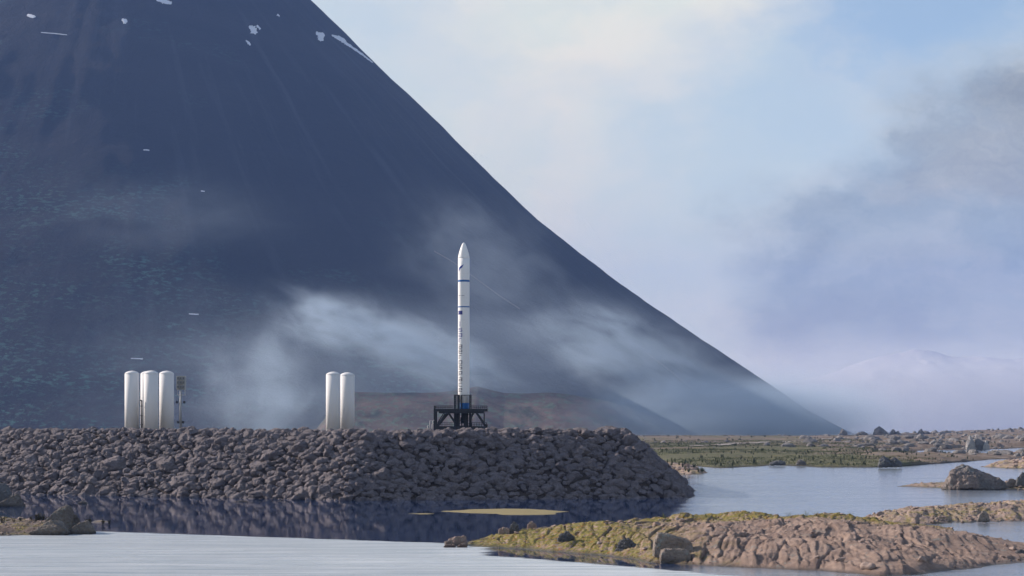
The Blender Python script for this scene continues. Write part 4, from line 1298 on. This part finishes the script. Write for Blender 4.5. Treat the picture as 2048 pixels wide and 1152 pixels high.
rubble('pebbles', scatter(hA, pA, 1300, .04, .15, 21) + scatter(hB, pB, 900, .06, .25, 22) + scatter(hC, pC, 500, .05, .18, 23), M['shore'], label='broken stones and pebbles littering the near shores')
rubble('stone_litter', scatter(hK, pK, 350, .2, 1.0, 24) + scatter(hI, pI, 300, .1, .45, 25) + scatter(hH, pH, 160, .2, .9, 26), M['shore'], label='stones littering the far spits and islets')

# stony rubble over the plain
rr = np.random.RandomState(77); pts = []
while len(pts) < 1200:
    px = rr.uniform(1270, 2060, 4000); py = HZ + (rr.rand(4000) ** 1.5) * 66 + 11
    y = FPX * (CH - 1.5) / (py - HZ); x = (px - 1024) / FPX * y; z = plain_h(x, y)
    q = fbm(x * .012, y * .006, octv=4) + .55 * sstep(.12, .22, x / y) - .5 * sstep(700, 520, y)
    ok = (z > .1) & (q > .18 + rr.rand(4000) * .3)
    for a, b, c_ in zip(x[ok], y[ok], z[ok]):
        pts.append((a, b, c_, (.35 + (1.1 + 1.6 * float(sstep(.10, .16, a / b))) * rr.rand() ** 4) * (b / 900) ** .6 * (.6 if b > 1250 else 1.0)))
rubble('field_stones', pts[:1200], M['far_rock'], label='grey stones strewn over the far plain')

# ------------------------------------------------------------------ plants


def blades(pts, n_each, hgt, spread, width, seed, droop=.4):
    """tufts of bent blades; pts: x,y,z,s"""
    rr = np.random.RandomState(seed); N = len(pts) * n_each
    A = np.repeat(np.array([(p[0], p[1], p[2], p[3]) for p in pts]), n_each, 0)
    th = rr.uniform(0, 2 * np.pi, N); hh = hgt * A[:, 3] * rr.uniform(.5, 1.1, N); sp_ = spread * A[:, 3]
    bx_ = A[:, 0] + rr.normal(0, 1, N) * sp_ * .4; by_ = A[:, 1] + rr.normal(0, 1, N) * sp_ * .4; bz = A[:, 2] - .03
    lean = rr.uniform(.05, droop, N); wd = width * A[:, 3] * rr.uniform(.6, 1.2, N); wa = rr.uniform(0, 2 * np.pi, N)
    V = np.empty((N, 5, 3))
    dx, dy = np.cos(th), np.sin(th); wx, wy = np.cos(wa) * wd, np.sin(wa) * wd
    for k, (f, g) in enumerate(((0, 0), (.55, .35), (1, 1))):
        cx_ = bx_ + dx * lean * hh * g; cy_ = by_ + dy * lean * hh * g; cz = bz + hh * f * (1 - .15 * g * lean)
        if k < 2:
            V[:, k * 2] = np.stack([cx_ - wx * (1 - f * .4), cy_ - wy * (1 - f * .4), cz], 1); V[:, k * 2 + 1] = np.stack([cx_ + wx * (1 - f * .4), cy_ + wy * (1 - f * .4), cz], 1)
        else:
            V[:, 4] = np.stack([cx_, cy_, cz], 1)
    b = np.arange(N)[:, None] * 5
    F = np.concatenate([b + [0, 1, 3], b + [0, 3, 2], b + [2, 3, 4]])
    return V.reshape(-1, 3), F


def mat_leaf(name, c1, c2, sc=.8):
    m, t = new_mat(name)
    pos = t.n('ShaderNodeNewGeometry').outputs['Position']
    finish(t, t.mix(t.ramp(t.noise(pos, sc, 4, .6), [(.35, 0.0), (.65, 1.0)]), c1, c2), .8, spec=.2)
    return m


M['grass'] = mat_leaf('grass_blade', (.07, .10, .03), (.20, .20, .07), 1.5)
M['meadow'] = mat_leaf('meadow_grass', (.075, .085, .045), (.125, .138, .07), .05)
M['kelp'] = mat_leaf('kelp', (.34, .27, .06), (.30, .12, .035), 2.0)
M['shrub'] = mat_leaf('shrub_leaf', (.035, .035, .025), (.075, .07, .045), 3.0)
M['farshrub'] = mat_leaf('far_shrub_leaf', (.03, .045, .03), (.055, .075, .04), .3)

# moss and weed tufts of the near shore
gp = [p for p in scatter(hA, pA, 2600, .5, 1.3, 31) if ((p[0] + 3 * math.sin(p[1])) < 12 or p[1] > 163) ]
V, F = blades(gp, 6, .17, .16, .016, 1, 1.0)
tag(link_mesh('grass', np_mesh('grass', V, F, False), M['grass']), 'low weeds and grass on the near shore', kind='stuff')
ky = [p for p in scatter(hA, pA, 900, .5, 1.3, 32) if p[0] + 4 * math.sin(p[1] * .7) < 13 or p[1] > 166]
V, F = blades(ky, 5, .16, .25, .022, 2, 2.5)
tag(link_mesh('seaweed', np_mesh('seaweed', V, F, False), M['kelp']), 'yellow and rust coloured seaweed strewn over the near shore', kind='stuff')
V, F = blades([p for p in scatter(hB, pB, 260, .6, 1.4, 33)] + [p for p in scatter(hC, pC, 260, .6, 1.2, 34)] + [(a, b, c_, s * 1.8) for a, b, c_, s in scatter(hI, pI, 420, .6, 1.4, 35)], 6, .17, .2, .02, 3, 1.2)
tag(link_mesh('shore_weeds', np_mesh('shore_weeds', V, F, False), M['grass']), 'thin weeds on the small spits and the left shore', kind='stuff')
# taller sprigs standing on the ridge of the near shore
for i, (px, hh) in enumerate(((1327, .5), (1365, .42), (1414, .55), (1432, .4), (1490, .35), (1540, .45), (1578, .5), (1612, .65), (1632, .6), (1268, .35), (1700, .35))):
    x = (px - 1024) / FPX * 171; zz = float(hA(np.array([x]), np.array([171.0]))[0])
    V, F = blades([(0, 0, 0, 1.0)], 14, hh * 1.25, .28, .014, 50 + i, .9)
    o = link_mesh('plant_sprig', np_mesh('plant_sprig', V, F, False), M['grass'], None, (x, 171, zz))
    tag(o, 'green sprig growing on the ridge of the near shore', 'plant', 'sprigs on the near shore ridge')


def shrub_mesh(seed, mat, n_=16):
    """spiky bush: leaning stems carrying leaf blades, height about 1"""
    rr = np.random.RandomState(seed); V = []; F = []
    for k in range(n_):
        a = rr.uniform(0, 6.28); ln = rr.uniform(.05, .42); hh = rr.uniform(.5, 1.0); b = np.array([rr.normal(0, .1), rr.normal(0, .1), -.05])
        tip = b + np.array([math.cos(a) * ln, math.sin(a) * ln, hh])
        w_ = .05
        i = len(V); V += [tuple(b + (w_, 0, 0)), tuple(b + (-w_, w_, 0)), tuple(b + (0, -w_, 0)), tuple(tip)]
        F += [(i, i + 1, i + 3), (i + 1, i + 2, i + 3), (i + 2, i, i + 3)]
        for q in range(5):
            f = rr.uniform(.35, 1); p = b + (tip - b) * f; d = rr.normal(0, 1, 3); d[2] = abs(d[2]) * .8; d = d / np.linalg.norm(d) * rr.uniform(.12, .26)
            s = np.cross(d, rr.normal(0, 1, 3)); s = s / (np.linalg.norm(s) + 1e-6) * .055
            i = len(V); V += [tuple(p - s * .3), tuple(p + d * .5 + s), tuple(p + d), tuple(p + d * .5 - s)]; F += [(i, i + 1, i + 2), (i, i + 2, i + 3)]
    me = np_mesh('shrub', np.array(V), np.array(F), False); me.materials.append(mat); return me


near_sh = [shrub_mesh(i, M['shrub']) for i in range(5)]
far_sh = [shrub_mesh(20 + i, M['farshrub']) for i in range(6)]
rr = np.random.RandomState(9)
# dark shrubs of the left shore
for i, (px, py, hpx) in enumerate([(6, 1047, 13), (28, 1046, 8), (41, 1046, 9), (62, 1052, 8), (73, 1054, 14), (80, 1056, 14), (86, 1056, 12), (95, 1050, 9), (143, 1050, 13), (150, 1049, 10), (174, 1042, 12), (180, 1042, 13), (206, 1044, 10), (219, 1044, 8)]):
    D = 184.0; s = FPX / D; x = (px - 1024) / s
    if px > 165: D = 192.0; s = FPX / D; x = (px - 1024) / s; zz = 0.05
    else: zz = max(.2, float(hC(np.array([x]), np.array([D]))[0]))
    h_ = hpx / s * 1.25
    o = link_mesh('shrub', near_sh[i % 5], None, None, (x, D, zz), (0, 0, rr.uniform(0, 6)), (h_ * .8, h_ * .8, h_))
    tag(o, 'dark spiky shrub on the low islet right of the left shore' if px > 165 else 'dark spiky shrub growing behind the rocks of the left shore', 'shrub', 'dark shrubs by the left shore')
# tiny islet under the last shrubs
oL = [(180, 1045.5), (200, 1046.5), (222, 1045), (215, 1041), (190, 1041)]
hL, pL = island('low_islet', 'tiny stony islet right of the left shore', oL, .22, 1.0, .12, M['some_shore'], strata=.05)

# shrubs on the plain: the ones that show largest are things
cands = []
while len(cands) < 430:
    px = rr.uniform(1275, 2060); py = HZ + 12 + rr.rand() ** .8 * 66
    y = FPX * (CH - 1.2) / (py - HZ); x = (px - 1024) / FPX * y
    z = float(plain_h(np.array([x]), np.array([y]))[0])
    if z < .12: continue
    q = float(fbm(np.array([x * .02]), np.array([y * .012]), octv=3)[0])
    if q + rr.uniform(-.4, .4) < 0: continue
    cands.append((x, y, z, rr.uniform(.8, 1.9)))
cands += [(p[0], p[1], p[2], rr.uniform(1.0, 2.0)) for p in scatter(hH, pH, 46, 1, 1.2, 61)]
cands.sort(key=lambda c_: -c_[3] / c_[1])
for i, (x, y, z, s) in enumerate(cands[:290]):
    islet = x < 55 and y < 560 and y < 530 and poly_sd(np.array([x]), np.array([y]), pH)[0] > 0
    o = link_mesh('shrub', far_sh[i % 6], None, None, (x, y, z), (0, 0, rr.uniform(0, 6)), (s * .42, s * .42, s * .62))
    tag(o, 'dark upright shrub on the weedy islet behind the embankment tip' if islet else 'dark upright shrub on the grassy plain', 'shrub', 'shrubs on the islet' if islet else 'shrubs on the grassy plain')
V, F = blades([(a, b, c_, s) for a, b, c_, s in cands[290:]], 14, 1.0, .6, .08, 5, .4)
tag(link_mesh('undergrowth', np_mesh('undergrowth', V, F, False), M['farshrub']), 'small dark bushes scattered over the plain', kind='stuff')
# meadow grass standing up from the plain, nearest 400 metres
pts = []
while len(pts) < 9000:
    px = rr.uniform(1270, 1900, 6000); y = rr.uniform(450, 1150, 6000); x = (px - 1024) / FPX * y; z = plain_h(x, y)
    q = fbm(x * .012, y * .012, octv=3) + .25 * sstep(900, 550, y) - .5 * sstep(.16, .23, x / y)
    ok = (z > .25) & (q > -.05)
    pts += list(zip(x[ok], y[ok], z[ok], rr.uniform(.6, 1.3, ok.sum())))
V, F = blades(pts[:9000], 6, .5, 1.1, .07, 6, .5)
tag(link_mesh('grass', np_mesh('grass', V, F, False), M['meadow']), 'green grass on the far lagoon shore', kind='stuff')

# ------------------------------------------------------------------ haze and mist
mh = bpy.data.materials.new('haze_air'); mh.use_nodes = True; t = NT(mh.node_tree)
pv = t.n('ShaderNodeVolumePrincipled', {'Color': (.25, .41, .84, 1), 'Density': .000060, 'Anisotropy': .0})
t.n('ShaderNodeOutputMaterial', {'Volume': pv})
HB = 16000.0
m = MB(); m.box((0, HB / 2 - 2100, (1300 - 4) / 2), (HB * 2, HB + 4000, 1300 + 4))
hz = m.build('haze', mh); tag(hz, 'thin blue haze filling the air over the bay', kind='stuff')


def mist(label, px, py, D, rx, ry, rzd, dens, nscale, seed, cut=.46, stretch=1.0, tilt=0.0, tint=(.66, .82, 1.0)):
    """a soft bank of mist; rx, rzd in pixels at D, ry in metres"""
    s = FPX / D; a, c_ = rx / s, rzd / s
    V, F = ICO[3]
    me = np_mesh('mist', V * 1.03, F)
    m, t = new_mat('mist_air')
    co = t.n('ShaderNodeTexCoord').outputs['Object']
    r_ = t.vmath('LENGTH', co)
    n1 = t.noise(t.vmath('ADD', t.vmath('MULTIPLY', co, (nscale * stretch, nscale, nscale)), (seed * 3.3, seed * 1.7, 0)), 1.0, 6.5, .62, .6)
    e = t.n('ShaderNodeMapRange', {0: r_, 1: 1.0, 2: .25}, interpolation_type='SMOOTHSTEP').outputs[0]
    nn = t.n('ShaderNodeMapRange', {0: t.math('ADD', n1, t.math('MULTIPLY', t.math('SUBTRACT', e, .6), .22)), 1: cut - .04, 2: cut + .34}, interpolation_type='SMOOTHSTEP').outputs[0]
    d = t.math('MULTIPLY', t.math('MULTIPLY', e, nn), dens)
    pv = t.n('ShaderNodeVolumePrincipled', {'Color': tint + (1,), 'Density': d, 'Anisotropy': .25})
    t.n('ShaderNodeOutputMaterial', {'Volume': pv})
    m.cycles.volume_step_rate = 1.0
    x, y, z = at(px, py, D)
    o = link_mesh('mist', me, m, None, (x, y, z), (0, tilt, 0), (a, ry, c_))
    tag(o, label, kind='stuff')


mist('pale plume of mist rising left of the pair of tanks', 530, 780, 1700, 210, 60, 210, .014, 2.2, 1, .43)
mist('bright bank of mist in the middle of the mountain foot', 670, 645, 1900, 210, 70, 95, .020, 2.4, 2, .42, tilt=.3)
mist('long bank of mist behind the rocket', 855, 705, 1900, 270, 70, 95, .023, 2.4, 3, .42, tilt=.35)
mist('mist drifting on the slope right of the rocket', 1250, 710, 1900, 330, 70, 140, .019, 2.6, 4, .42, tilt=.35)
mist('low mist at the right foot of the mountain', 1490, 830, 1850, 420, 90, 115, .024, 2.4, 5, .24)
mist('faint veil of mist high on the left slope', 330, 430, 2000, 380, 70, 130, .0016, 2.6, 6, .42)
mist('faint veil of mist above the rocket', 960, 520, 2000, 300, 70, 190, .004, 2.8, 7, .42, tilt=.5)
mist('broad thin mist along the whole mountain foot', 800, 740, 2380, 1000, 70, 260, .0045, 3.2, 8, .36)
mist('sea fog lying before the distant snowy hills', 1950, 785, 8500, 1000, 900, 140, .0016, 2.0, 9, .25, tint=(.93, .95, 1.0))
